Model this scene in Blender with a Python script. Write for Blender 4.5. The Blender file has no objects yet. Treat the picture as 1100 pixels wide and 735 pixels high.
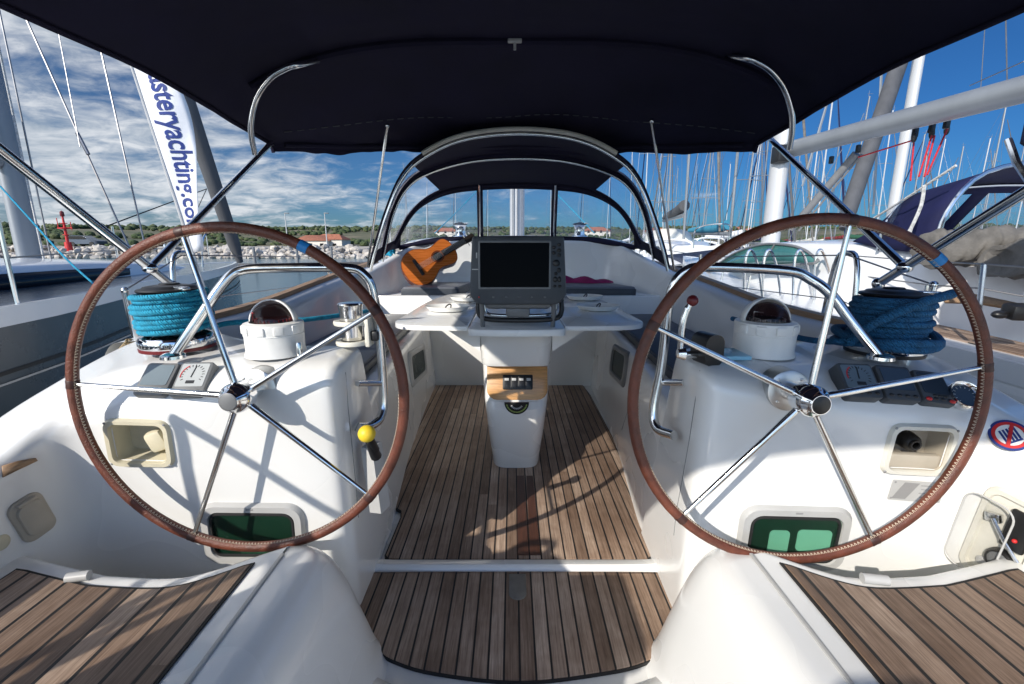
import bpy, bmesh, math, random
from mathutils import Vector, Matrix, noise
R = math.radians
rnd = random.Random(7)
C = bpy.context.scene.collection
scn = bpy.context.scene
F, HC, PITCH = 489.0, 1.10, R(12.2)
SP, CP = math.sin(PITCH), math.cos(PITCH)
WATER = -0.75

def P(px, py, y=None, z=None, x=None, d=None):
    """measured point of the photograph brought to a real distance -> world"""
    a, b = (px - 550) / F, (py - 367.5) / F
    v = Vector((a, CP - b * SP, -SP - b * CP))
    if y is not None: t = y / v.y
    elif z is not None: t = (z - HC) / v.z
    elif x is not None: t = x / v.x
    else: t = d
    return Vector((v.x * t, v.y * t, HC + v.z * t))

# ------------------------------------------------------------------ materials
def mat(name):
    m = bpy.data.materials.new(name); m.use_nodes = True
    nt = m.node_tree
    return m, nt, nt.nodes['Principled BSDF'], nt.links

def N(nt, typ, **kw):
    n = nt.nodes.new(typ)
    for k, v in kw.items():
        if k.startswith('i_'):
            n.inputs[k[2:].replace('_', ' ')].default_value = v
        else:
            setattr(n, k, v)
    return n

def ramp(nt, stops, src=None):
    r = nt.nodes.new('ShaderNodeValToRGB')
    el = r.color_ramp.elements
    while len(el) < len(stops): el.new(0.5)
    for e, (p, c) in zip(el, stops):
        e.position = p
        e.color = (c, c, c, 1) if isinstance(c, (int, float)) else (*c, 1)
    if src is not None: nt.links.new(src, r.inputs[0])
    return r

def simple(name, col, rough=.5, metal=0, noise_amt=.12, nscale=8, bump=0, bscale=60, coat=0, spec=.5, stretch=(1, 1, 1), rvar=.1):
    m, nt, p, L = mat(name)
    p.inputs['Metallic'].default_value = metal
    p.inputs['Coat Weight'].default_value = coat
    p.inputs['Coat Roughness'].default_value = .08
    p.inputs['Specular IOR Level'].default_value = spec
    tc = N(nt, 'ShaderNodeTexCoord')
    mp = N(nt, 'ShaderNodeMapping'); mp.inputs['Scale'].default_value = stretch
    L.new(tc.outputs['Object'], mp.inputs[0])
    nz = N(nt, 'ShaderNodeTexNoise', i_Scale=nscale, i_Detail=6.0, i_Roughness=.6)
    L.new(mp.outputs[0], nz.inputs['Vector'])
    a = tuple(max(0, c * (1 - noise_amt)) for c in col); b = tuple(min(1, c * (1 + noise_amt * .7)) for c in col)
    r = ramp(nt, [(.3, a), (.7, b)], nz.outputs['Fac'])
    L.new(r.outputs[0], p.inputs['Base Color'])
    rr = ramp(nt, [(.3, max(.02, rough - rvar * rough)), (.75, min(1, rough + rvar))], nz.outputs['Fac'])
    L.new(rr.outputs[0], p.inputs['Roughness'])
    if bump:
        n2 = N(nt, 'ShaderNodeTexNoise', i_Scale=bscale, i_Detail=4.0)
        L.new(mp.outputs[0], n2.inputs['Vector'])
        bp = N(nt, 'ShaderNodeBump', i_Strength=bump, i_Distance=.004)
        L.new(n2.outputs['Fac'], bp.inputs['Height']); L.new(bp.outputs[0], p.inputs['Normal'])
    return m

def gelcoat(name, col=(.80, .80, .78), rough=.22):
    m, nt, p, L = mat(name)
    tc = N(nt, 'ShaderNodeTexCoord')
    n1 = N(nt, 'ShaderNodeTexNoise', i_Scale=2.2, i_Detail=2.0, i_Roughness=.5)
    n2 = N(nt, 'ShaderNodeTexNoise', i_Scale=38.0, i_Detail=5.0, i_Roughness=.7)
    L.new(tc.outputs['Object'], n1.inputs['Vector']); L.new(tc.outputs['Object'], n2.inputs['Vector'])
    c1 = ramp(nt, [(.25, tuple(c * .965 for c in col)), (.6, col)], n1.outputs['Fac'])
    c2 = ramp(nt, [(.27, (.72, .68, .60)), (.38, (1, 1, 1))], n2.outputs['Fac'])
    mx = N(nt, 'ShaderNodeMixRGB', blend_type='MULTIPLY'); mx.inputs[0].default_value = .0
    L.new(c1.outputs[0], mx.inputs[1]); L.new(c2.outputs[0], mx.inputs[2])
    L.new(mx.outputs[0], p.inputs['Base Color'])
    rr = ramp(nt, [(.3, rough), (.7, rough + .10)], n1.outputs['Fac'])
    L.new(rr.outputs[0], p.inputs['Roughness'])
    n3 = N(nt, 'ShaderNodeTexNoise', i_Scale=5.0, i_Detail=2.0)
    L.new(tc.outputs['Object'], n3.inputs['Vector'])
    bp = N(nt, 'ShaderNodeBump', i_Strength=.0, i_Distance=.01)
    L.new(n3.outputs['Fac'], bp.inputs['Height']); L.new(bp.outputs[0], p.inputs['Normal'])
    p.inputs['Coat Weight'].default_value = .5; p.inputs['Coat Roughness'].default_value = .06
    return m

def teak(name, pitch=.042, off=0.0, caulk=.0058, tone=1.0):
    m, nt, p, L = mat(name)
    tc = N(nt, 'ShaderNodeTexCoord')
    sx = N(nt, 'ShaderNodeSeparateXYZ'); L.new(tc.outputs['Object'], sx.inputs[0])
    def M(op, a, b=None):
        n = N(nt, 'ShaderNodeMath', operation=op)
        for i, v in enumerate((a, b)):
            if v is None: continue
            if isinstance(v, (int, float)): n.inputs[i].default_value = v
            else: L.new(v, n.inputs[i])
        return n.outputs[0]
    wob = N(nt, 'ShaderNodeTexNoise', i_Scale=1.2); L.new(tc.outputs['Object'], wob.inputs['Vector'])
    xs = M('ADD', M('ADD', sx.outputs[0], off), M('MULTIPLY', M('SUBTRACT', wob.outputs['Fac'], .5), .004))
    q = M('DIVIDE', xs, pitch)
    fl = M('FLOOR', q); fr = M('SUBTRACT', q, fl)
    # plank length joints
    wn0 = N(nt, 'ShaderNodeTexWhiteNoise', noise_dimensions='1D'); L.new(fl, wn0.inputs['W'])
    yy = M('ADD', M('DIVIDE', sx.outputs[1], 1.9), wn0.outputs['Value'])
    pid = M('ADD', M('MULTIPLY', fl, 7.13), M('FLOOR', yy))
    wn = N(nt, 'ShaderNodeTexWhiteNoise', noise_dimensions='1D'); L.new(pid, wn.inputs['W'])
    cmb = N(nt, 'ShaderNodeCombineXYZ'); L.new(M('MULTIPLY', sx.outputs[0], 150), cmb.inputs[0]); L.new(M('MULTIPLY', sx.outputs[1], 5.0), cmb.inputs[1]); L.new(M('MULTIPLY', pid, 3.7), cmb.inputs[2])
    gr = N(nt, 'ShaderNodeTexNoise', i_Scale=1.0, i_Detail=6.0, i_Roughness=.7); L.new(cmb.outputs[0], gr.inputs['Vector'])
    cmb2 = N(nt, 'ShaderNodeCombineXYZ'); L.new(M('MULTIPLY', sx.outputs[0], 600), cmb2.inputs[0]); L.new(M('MULTIPLY', sx.outputs[1], 14.0), cmb2.inputs[1])
    gr2 = N(nt, 'ShaderNodeTexNoise', i_Scale=1.0, i_Detail=3.0); L.new(cmb2.outputs[0], gr2.inputs['Vector'])
    t = tone
    a = ramp(nt, [(0, (.19 * t, .13 * t, .092 * t)), (.5, (.31 * t, .225 * t, .165 * t)), (1, (.46 * t, .36 * t, .28 * t))], wn.outputs['Value'])
    g = ramp(nt, [(.28, (.42, .36, .32)), (.62, (1.15, 1.13, 1.12))], gr.outputs['Fac'])
    g2 = ramp(nt, [(.32, (.5, .46, .43)), (.5, (1, 1, 1))], gr2.outputs['Fac'])
    m1 = N(nt, 'ShaderNodeMixRGB', blend_type='MULTIPLY'); m1.inputs[0].default_value = .85
    L.new(a.outputs[0], m1.inputs[1]); L.new(g.outputs[0], m1.inputs[2])
    m1b = N(nt, 'ShaderNodeMixRGB', blend_type='MULTIPLY'); m1b.inputs[0].default_value = .6
    L.new(m1.outputs[0], m1b.inputs[1]); L.new(g2.outputs[0], m1b.inputs[2])
    # wet / worn stains
    st = N(nt, 'ShaderNodeTexNoise', i_Scale=2.3, i_Detail=5.0, i_Roughness=.7); L.new(tc.outputs['Object'], st.inputs['Vector'])
    sr = ramp(nt, [(.40, (.62, .55, .50)), (.56, (1, 1, 1))], st.outputs['Fac'])
    m2 = N(nt, 'ShaderNodeMixRGB', blend_type='MULTIPLY'); m2.inputs[0].default_value = .7
    L.new(m1b.outputs[0], m2.inputs[1]); L.new(sr.outputs[0], m2.inputs[2])
    edge = M('MINIMUM', fr, M('SUBTRACT', 1.0, fr))
    ck = M('LESS_THAN', edge, caulk / pitch / 2 * 1.0)
    m3 = N(nt, 'ShaderNodeMixRGB'); L.new(ck, m3.inputs[0]); L.new(m2.outputs[0], m3.inputs[1]); m3.inputs[2].default_value = (.012, .011, .011, 1)
    L.new(m3.outputs[0], p.inputs['Base Color'])
    p.inputs['Roughness'].default_value = .62
    h = M('SUBTRACT', M('MULTIPLY', gr2.outputs['Fac'], .25), M('MULTIPLY', ck, 1.0))
    bp = N(nt, 'ShaderNodeBump', i_Strength=.5, i_Distance=.0025); L.new(h, bp.inputs['Height']); L.new(bp.outputs[0], p.inputs['Normal'])
    return m

def glass(name, tint=(.8, .86, .9), haze=.12, refl=.5, rough=.03):
    m, nt, p, L = mat(name)
    out = nt.nodes['Material Output']
    tr = N(nt, 'ShaderNodeBsdfTransparent'); tr.inputs[0].default_value = (*tint, 1)
    gl = N(nt, 'ShaderNodeBsdfGlossy'); gl.inputs['Roughness'].default_value = rough
    df = N(nt, 'ShaderNodeBsdfTranslucent'); df.inputs[0].default_value = (.8, .82, .85, 1)
    fr = N(nt, 'ShaderNodeLayerWeight'); fr.inputs[0].default_value = .5
    pw = N(nt, 'ShaderNodeMath', operation='POWER'); pw.inputs[1].default_value = 5; L.new(fr.outputs['Facing'], pw.inputs[0])
    ml = N(nt, 'ShaderNodeMath', operation='MULTIPLY_ADD'); ml.inputs[1].default_value = .9 * min(1, refl * 1.6); ml.inputs[2].default_value = .09 * refl
    L.new(pw.outputs[0], ml.inputs[0])
    tc = N(nt, 'ShaderNodeTexCoord'); nz = N(nt, 'ShaderNodeTexNoise', i_Scale=9.0, i_Detail=6.0); L.new(tc.outputs['Object'], nz.inputs['Vector'])
    hz = ramp(nt, [(.35, haze * .3), (.75, haze * 1.6)], nz.outputs['Fac'])
    a = N(nt, 'ShaderNodeMixShader'); L.new(hz.outputs[0], a.inputs[0]); L.new(tr.outputs[0], a.inputs[1]); L.new(df.outputs[0], a.inputs[2])
    b = N(nt, 'ShaderNodeMixShader'); L.new(ml.outputs[0], b.inputs[0]); L.new(a.outputs[0], b.inputs[1]); L.new(gl.outputs[0], b.inputs[2])
    bp = N(nt, 'ShaderNodeBump', i_Strength=.15, i_Distance=.02); L.new(nz.outputs['Fac'], bp.inputs['Height']); L.new(bp.outputs[0], gl.inputs['Normal'])
    L.new(b.outputs[0], out.inputs[0])
    return m

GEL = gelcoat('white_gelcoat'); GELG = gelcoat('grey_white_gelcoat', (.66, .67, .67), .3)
GELB = gelcoat('boat_white', (.78, .79, .79), .18)
TEAK = teak('teak_sole', .042, .021, tone=1.2); TEAKS = teak('teak_seat', .056, .02, .0075, 1.22)
TEAKD = simple('wet_teak', (.085, .035, .022), .4, nscale=20, noise_amt=.4, stretch=(8, .6, 1))
TEAKP = simple('teak_trim', (.30, .19, .11), .5, nscale=14, noise_amt=.35, stretch=(12, 1, 12))
CAULK = simple('black_caulk', (.014, .013, .013), .7)
STEEL = simple('stainless_steel', (.72, .72, .71), .13, 1, .06, 20, rvar=.08)
BRUSHED = simple('brushed_steel', (.62, .62, .61), .38, 1, .06, 40)
CHROME = simple('chrome', (.80, .80, .80), .07, 1, .04, 20, rvar=.05)
LEATHER = simple('brown_leather', (.125, .034, .017), .42, 0, .45, 26, .5, 260, spec=.5)
LEATHERD = simple('dark_leather_seam', (.05, .016, .011), .5, 0, .3, 40)
THREAD = simple('cream_thread', (.55, .46, .36), .8)
TAPE = simple('blue_tape', (.02, .22, .55), .5)
NAVY = simple('navy_canvas', (.019, .017, .039), .85, 0, .3, 3, .5, 700, spec=.2)
NAVYB = simple('blue_canvas', (.009, .011, .050), .75, 0, .25, 4, .4, 300, spec=.25)
BLACK = simple('black_plastic', (.012, .012, .013), .38, 0, .2, 20)
RUBBER = simple('black_rubber', (.016, .016, .017), .7)
GREYP = simple('grey_plastic', (.17, .175, .18), .42, 0, .12, 12)
SLATE = simple('slate_plastic', (.062, .070, .080), .42, 0, .15, 12, spec=.35)
DIALD = simple('shaded_dial_face', (.11, .15, .18), .3, 0, .1, 6)
LGREY = simple('light_grey_plastic', (.46, .46, .45), .38, 0, .1, 8)
BEIGE = simple('yellowed_plastic', (.62, .57, .42), .45, 0, .22, 6)
TAN = simple('tan_plastic', (.46, .41, .33), .5, 0, .15, 8)
CREAM = simple('cream_plastic', (.70, .68, .60), .42, 0, .12, 8)
WHITEP = simple('white_plastic', (.80, .80, .78), .3, 0, .07, 12)
SCREEN = simple('dark_screen', (.0018, .0018, .0022), .2, 0, .1, 5, rvar=.03, spec=.03)
LCD = simple('lcd_glass', (.16, .20, .22), .18, 0, .15, 6)
LCDD = simple('dark_lcd_glass', (.03, .045, .065), .12, 0, .15, 6)
DIAL = simple('dial_face', (.42, .44, .44), .35, 0, .05, 6)
RED = simple('red_paint', (.55, .02, .02), .4, 0, .15, 8)
DRED = simple('dark_red_knob', (.14, .012, .014), .35)
YELLOW = simple('yellow_knob', (.78, .56, .03), .45, 0, .12, 12)
GREENGL = glass('green_tinted_glass', (.60, .92, .78), .03, .5)
INSERT = simple('pale_insert', (.36, .47, .42), .8, 0, .1, 6)
PANE = simple('dark_green_pane', (.018, .036, .028), .25, 0, .4, 5, spec=.08, rvar=.04)
PANEL = simple('pale_green_pane', (.04, .07, .055), .08, 0, .5, 4, coat=.6, rvar=.04)
TEAL = simple('teal_window', (.05, .17, .16), .1, 0, .35, 2, coat=.5, rvar=.04)
DARKWIN = simple('black_window', (.006, .007, .009), .12, 0, .2, 3, spec=.25, rvar=.03)
def rope_mat(name, col):
    m = simple(name, col, .75, 0, .35, 45, .0, 220)
    nt = m.node_tree; p = nt.nodes['Principled BSDF']
    tc = N(nt, 'ShaderNodeTexCoord')
    hs = []
    for rot in ((.6, .3, .8), (-.6, .3, -.8)):
        mp = N(nt, 'ShaderNodeMapping'); mp.inputs['Rotation'].default_value = rot; nt.links.new(tc.outputs['Object'], mp.inputs[0])
        w = N(nt, 'ShaderNodeTexWave', i_Scale=62.0, i_Distortion=1.2); nt.links.new(mp.outputs[0], w.inputs['Vector']); hs.append(w.outputs['Fac'])
    mx = N(nt, 'ShaderNodeMath', operation='MULTIPLY'); nt.links.new(hs[0], mx.inputs[0]); nt.links.new(hs[1], mx.inputs[1])
    bp = N(nt, 'ShaderNodeBump', i_Strength=.9, i_Distance=.004); nt.links.new(mx.outputs[0], bp.inputs['Height']); nt.links.new(bp.outputs[0], p.inputs['Normal'])
    return m
ROPEC = rope_mat('cyan_rope', (.014, .32, .50)); ROPEB = rope_mat('blue_rope', (.009, .11, .25))
ROPET = rope_mat('tan_rope', (.36, .27, .15)); ROPED = rope_mat('dark_rope', (.02, .02, .022)); ROPER = rope_mat('red_rope', (.6, .025, .035))
ROPEW = rope_mat('white_rope', (.6, .6, .58))
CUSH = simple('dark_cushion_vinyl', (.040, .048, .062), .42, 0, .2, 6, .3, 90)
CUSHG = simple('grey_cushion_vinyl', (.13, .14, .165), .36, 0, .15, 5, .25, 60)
MAGENTA = simple('magenta_cloth', (.27, .010, .09), .85, 0, .3, 10, .5, 120)
CYANCL = simple('cyan_cloth', (.01, .30, .48), .8, 0, .25, 10, .4, 80)
OAK = simple('varnished_oak', (.52, .27, .095), .3, 0, .3, 6, stretch=(2, 2, 18), coat=.3)
SPRUCE = simple('guitar_spruce', (.47, .125, .022), .25, 0, .2, 6, stretch=(1, 1, 20), coat=.6)
GSIDE = simple('guitar_mahogany', (.16, .04, .015), .25, 0, .3, 8, coat=.6)
EBONY = simple('guitar_ebony', (.018, .013, .011), .4)
VINYL = glass('clear_vinyl', (.90, .92, .94), .16, .17)
CLEAR = glass('clear_cover', (.9, .9, .9), .10, .6)
SMOKE = glass('smoked_dome', (.46, .36, .37), .06, .35)
ALU = simple('grey_anodised_mast', (.27, .29, .31), .4, .45, .1, 3, stretch=(1, 1, .1))
WHITEM = simple('white_mast', (.52, .53, .54), .35, .2, .08, 3, stretch=(1, 1, .1))
WIRE = simple('rigging_wire', (.23, .23, .24), .35, .8)
SAILG = simple('grey_sail_cover', (.075, .078, .085), .8, 0, .25, 5, .5, 60, stretch=(1, 1, .2))
CANVASG = simple('grey_canvas', (.135, .128, .118), .9, 0, .4, 9, .8, 60)
HULLG = simple('slate_hull_paint', (.055, .070, .083), .22, 0, .15, 1.5, coat=.4)
BANNER = simple('white_banner_cloth', (.74, .75, .77), .8, 0, .07, 4, .4, 16)
BLUEINK = simple('blue_ink', (.006, .03, .19), .7)
REDINK = simple('red_ink', (.5, .02, .03), .7)
DIRTW = simple('engraved_grey', (.28, .28, .28), .45)

# ------------------------------------------------------------------ mesh builder
def cr(pts, n=6, closed=False):
    """Catmull-Rom through points"""
    pts = [Vector(p) for p in pts]; out = []
    m = len(pts); rng = m if closed else m - 1
    for i in range(rng):
        p1, p2 = pts[i], pts[(i + 1) % m]
        p0 = pts[(i - 1) % m] if closed or i > 0 else p1 * 2 - p2
        p3 = pts[(i + 2) % m] if closed or i + 2 < m else p2 * 2 - p1
        for k in range(n):
            t = k / n
            out.append(.5 * ((2 * p1) + (p2 - p0) * t + (2 * p0 - 5 * p1 + 4 * p2 - p3) * t * t + (3 * p1 - p0 - 3 * p2 + p3) * t ** 3))
    if not closed: out.append(pts[-1].copy())
    return out

def fillet(pts, r, n=5):
    """round the inner corners of a polyline"""
    pts = [Vector(p) for p in pts]; out = [pts[0]]
    for i in range(1, len(pts) - 1):
        a, b, c = pts[i - 1], pts[i], pts[i + 1]
        rr = r[i] if isinstance(r, (list, tuple)) else r
        r1 = min(rr, (a - b).length * .48); r2 = min(rr, (c - b).length * .48)
        if r1 < 1e-5: out.append(b); continue
        s, e = b + (a - b).normalized() * r1, b + (c - b).normalized() * r2
        for k in range(n + 1):
            t = k / n
            out.append(s * (1 - t) ** 2 + b * 2 * t * (1 - t) + e * t * t)
    out.append(pts[-1]); return out

def rrect(w, h, r, n=5):
    """rounded rectangle outline (2D, ccw)"""
    o = []
    for cx, cy, a0 in ((w / 2 - r, h / 2 - r, 0), (-w / 2 + r, h / 2 - r, 90), (-w / 2 + r, -h / 2 + r, 180), (w / 2 - r, -h / 2 + r, 270)):
        for k in range(n + 1):
            a = R(a0 + 90 * k / n); o.append((cx + r * math.cos(a), cy + r * math.sin(a)))
    return o

class MB:
    def __init__(s): s.v = []; s.f = []
    def add(s, V, Fs, M=None):
        b = len(s.v)
        s.v += [(M @ Vector(q)) if M else Vector(q) for q in V]
        s.f += [tuple(i + b for i in f) for f in Fs]
        return s
    def grid(s, rows, cu=False, cv=False, M=None):
        nr, nc = len(rows), len(rows[0]); V = [p for r in rows for p in r]; Fs = []
        for i in range(nr if cv else nr - 1):
            for j in range(nc if cu else nc - 1):
                i2, j2 = (i + 1) % nr, (j + 1) % nc
                Fs.append((i * nc + j, i * nc + j2, i2 * nc + j2, i2 * nc + j))
        return s.add(V, Fs, M)
    def tube(s, path, r, n=10, closed=False, caps=True, M=None):
        path = [Vector(p) for p in path]; m = len(path); rows = []
        rs = r if isinstance(r, (list, tuple)) else [r] * m
        up = None
        for i in range(m):
            a = path[(i - 1) % m] if closed or i > 0 else path[i]
            b = path[(i + 1) % m] if closed or i < m - 1 else path[i]
            t = (b - a).normalized()
            if up is None:
                up = Vector((0, 0, 1)) if abs(t.z) < .9 else Vector((1, 0, 0))
            u = (up - t * up.dot(t)); u = u.normalized() if u.length > 1e-6 else t.orthogonal().normalized(); up = u; w = t.cross(u)
            rows.append([path[i] + (u * math.cos(2 * math.pi * k / n) + w * math.sin(2 * math.pi * k / n)) * rs[i] for k in range(n)])
        s.grid(rows, cu=True, cv=closed, M=M)
        if caps and not closed:
            s.add(rows[0], [tuple(range(n))[::-1]], M); s.add(rows[-1], [tuple(range(n))], M)
        return s
    def lathe(s, prof, n=28, M=None, a0=0, a1=360):
        """profile of (r, z) turned about Z"""
        full = abs(a1 - a0) >= 360; rows = []
        for r_, z_ in prof:
            rows.append([(r_ * math.cos(R(a0 + (a1 - a0) * k / n)), r_ * math.sin(R(a0 + (a1 - a0) * k / n)), z_) for k in range(n if full else n + 1)])
        return s.grid(rows, cu=full, M=M)
    def prism(s, outline, z0, z1, M=None, bev=0):
        n = len(outline); rows = []
        lv = [(z0, 1), (z1, 1)] if not bev else [(z0, 1), (z1 - bev, 1), (z1 - bev * .3, 1 - .0), (z1, 1)]
        if bev:
            cx = sum(p[0] for p in outline) / n; cy = sum(p[1] for p in outline) / n
            ins = inset(outline, bev); ins2 = inset(outline, bev * .3)
            rows = [[(x, y, z0) for x, y in outline], [(x, y, z1 - bev) for x, y in outline], [(x, y, z1 - bev * .3) for x, y in ins2], [(x, y, z1) for x, y in ins]]
        else:
            rows = [[(x, y, z) for x, y in outline] for z in (z0, z1)]
        s.grid(rows, cu=True, M=M)
        s.add(rows[0], [tuple(range(n))[::-1]], M); s.add(rows[-1], [tuple(range(n))], M)
        return s
    def ring(s, o, i, z0, z1, M=None, bev=.25):
        """frame between two outlines with equal counts, faces +z"""
        h = z1 - z0; n = len(o)
        mid = lambda a, b, t: (a[0] + (b[0] - a[0]) * t, a[1] + (b[1] - a[1]) * t)
        rows = [[(*q, z0) for q in o], [(*q, z1 - h * .4) for q in o], [(*mid(o[k], i[k], bev), z1) for k in range(n)], [(*mid(o[k], i[k], 1 - bev * .6), z1) for k in range(n)], [(*q, z1 - h * .4) for q in i], [(*q, z0) for q in i]]
        return s.grid(rows, cu=True, M=M)
    def box(s, c, size, bev=0, rot=None, seg=2, M=None):
        bm = bmesh.new(); bmesh.ops.create_cube(bm, size=1)
        for v in bm.verts: v.co = Vector((v.co.x * size[0], v.co.y * size[1], v.co.z * size[2]))
        if bev: bmesh.ops.bevel(bm, geom=bm.edges[:], offset=bev, segments=seg, affect='EDGES', profile=.5)
        T = Matrix.Translation(Vector(c))
        if rot is not None: T = T @ (rot if isinstance(rot, Matrix) else Matrix.Rotation(rot[2], 4, 'Z') @ Matrix.Rotation(rot[1], 4, 'Y') @ Matrix.Rotation(rot[0], 4, 'X'))
        if M: T = M @ T
        bm.verts.index_update()
        s.add([v.co.copy() for v in bm.verts], [tuple(v.index for v in f.verts) for f in bm.faces], T); bm.free()
        return s
    def sphere(s, c, r, n=20, m=12, sc=(1, 1, 1), t0=0, t1=180, M=None):
        rows = []
        for i in range(m + 1):
            t = R(t0 + (t1 - t0) * i / m)
            rows.append([(c[0] + r * sc[0] * math.sin(t) * math.cos(2 * math.pi * k / n), c[1] + r * sc[1] * math.sin(t) * math.sin(2 * math.pi * k / n), c[2] + r * sc[2] * math.cos(t)) for k in range(n)])
        return s.grid(rows, cu=True, M=M)
    def tf(s, M): s.v = [M @ q for q in s.v]; return s

def inset(o, d):
    n = len(o); out = []
    for k in range(n):
        a, b, c = Vector(o[k - 1][:2]), Vector(o[k][:2]), Vector(o[(k + 1) % n][:2])
        e1, e2 = (b - a), (c - b)
        n1 = Vector((-e1.y, e1.x)); n2 = Vector((-e2.y, e2.x))
        if n1.length > 1e-9: n1.normalize()
        if n2.length > 1e-9: n2.normalize()
        m = n1 + n2
        if m.length < 1e-6: out.append(tuple(b)); continue
        m.normalize(); k2 = max(.5, m.dot(n2 if n2.length else n1))
        q = b + m * (d / k2); out.append((q.x, q.y))
    return out

def mesh_of(mb, name, m, ang=38, recalc=True):
    bm = bmesh.new()
    vs = [bm.verts.new(q) for q in mb.v]
    for f in mb.f:
        try: bm.faces.new([vs[i] for i in f])
        except ValueError: pass
    bmesh.ops.remove_doubles(bm, verts=bm.verts[:], dist=1e-5)
    if recalc: bmesh.ops.recalc_face_normals(bm, faces=bm.faces[:])
    me = bpy.data.meshes.new(name); bm.to_mesh(me); bm.free()
    me.materials.append(m)
    for p in me.polygons: p.use_smooth = True
    me.set_sharp_from_angle(angle=R(ang))
    return me

def obj(name, mb, m, parent=None, ang=38, label=None, recalc=True):
    o = bpy.data.objects.new(name, mesh_of(mb, name, m, ang, recalc)); C.objects.link(o)
    if parent is not None:
        o.parent = parent; o.matrix_parent_inverse = wm(parent).inverted()
    if label: o['label'] = label
    return o

def wm(o):
    m = Matrix.LocRotScale(o.location, o.rotation_euler, o.scale)
    if o.parent: return wm(o.parent) @ o.matrix_parent_inverse @ m
    return m

def tag(o, label=None, cat=None, group=None, kind=None):
    if label: o['label'] = label
    if cat: o['category'] = cat
    if group: o['group'] = group
    if kind: o['kind'] = kind
    return o

def thing(name, label, cat, loc=(0, 0, 0), group=None):
    o = bpy.data.objects.new(name, None); C.objects.link(o); o.location = loc; o.empty_display_size = .1
    return tag(o, label, cat, group)

def copy_tree(o, parent=None):
    c = o.copy(); C.objects.link(c)
    if parent is not None: c.parent = parent
    for ch in list(o.children): copy_tree(ch, c)
    return c

def frame(o, xa, za):
    """matrix whose X is xa and Z is za (as close as possible), at o"""
    z = Vector(za).normalized(); x = Vector(xa); x = (x - z * x.dot(z)).normalized(); y = z.cross(x)
    return Matrix(((x.x, y.x, z.x, o[0]), (x.y, y.y, z.y, o[1]), (x.z, y.z, z.z, o[2]), (0, 0, 0, 1)))

def text_mesh(body, size, m, name, M, parent=None, bold=.0, shear=0, ext=.0006, space=1.0, align='CENTER'):
    cu = bpy.data.curves.new(name, 'FONT'); cu.body = body; cu.size = size; cu.extrude = ext; cu.offset = bold; cu.shear = shear
    cu.align_x = align; cu.align_y = 'CENTER'; cu.space_character = space; cu.resolution_u = 3
    t = bpy.data.objects.new(name, cu); C.objects.link(t)
    dg = bpy.context.evaluated_depsgraph_get(); me = bpy.data.meshes.new_from_object(t.evaluated_get(dg))
    bpy.data.objects.remove(t)
    me.transform(M); me.materials.clear(); me.materials.append(m)
    o = bpy.data.objects.new(name, me); C.objects.link(o)
    if parent is not None:
        o.parent = parent; o.matrix_parent_inverse = wm(parent).inverted()
    return o
# ================================================================== OUR YACHT (the boat we stand on)
X0 = .012
yacht = thing('sailing_yacht', 'white sailing yacht with teak cockpit sole that the whole cockpit belongs to', 'sailing yacht', (X0, 2, 0))

def mir(p, side, dy=0):
    p = Vector(p)
    return p if side < 0 else Vector((2 * X0 - p.x, p.y + dy, p.z))

# ---- cockpit floor liner
mb = MB(); mb.box((X0, 1.45, -.052), (2.6, 4.1, .09), .01)
obj('cockpit_liner', mb, GEL, yacht)

def flat(pts, z): return [(p.x, p.y) for p in (P(a, b, z=z) for a, b in pts)]
def smooth2(pts, n=4, closed=True): return [(q.x, q.y) for q in cr([(a, b, 0) for a, b in pts], n, closed)]
def ccw(o):
    a = sum(o[k - 1][0] * o[k][1] - o[k][0] * o[k - 1][1] for k in range(len(o)))
    return o if a > 0 else o[::-1]

# forward sole, its black border and the aft sole
fs = flat([(460, 424), (467, 414), (626, 414), (634, 424), (694, 538), (693, 544), (686, 549), (686, 556), (701, 597), (697, 602), (417, 602), (413, 597), (430, 556), (430, 549), (422, 545), (418, 539)], .006)
mb = MB(); mb.prism(ccw(fs), -.006, .006); obj('sole_border', mb, CAULK, yacht)
mb = MB(); mb.prism(inset(ccw(fs), .005), .004, .009, bev=.002); obj('cockpit_sole', mb, TEAK, yacht, label='weathered teak planked cockpit sole around the table column')
st = flat([(552, 602), (585, 602), (579, 500), (566, 440), (560, 440), (556, 500)], .009)
mb = MB()
for a, b in ((.020, .0595), (.0645, .1015)):
    mb.prism(ccw([(a, 1.432), (b, 1.432), (b - .002, 2.0), (a + .004, 2.0)]), .009, .0115)
obj('wet_plank', mb, TEAKD, yacht, label='two dark red-brown wet planks aft of the table column')
as_ = flat([(398, 615), (724, 615), (733, 622), (741, 644), (735, 664), (714, 698), (692, 712), (650, 722), (560, 732), (470, 723), (426, 711), (405, 697), (384, 662), (378, 643), (388, 622)], .006)
as_ = smooth2(as_, 4)
mb = MB(); mb.prism(ccw(as_), -.006, .0045); obj('sole_border', mb, CAULK, yacht)
mb = MB(); mb.prism(inset(ccw(as_), .0025), .002, .009, bev=.002); obj('aft_sole', mb, TEAK, yacht, label='teak planked step of the aft walkthrough with curved after edge')
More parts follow.
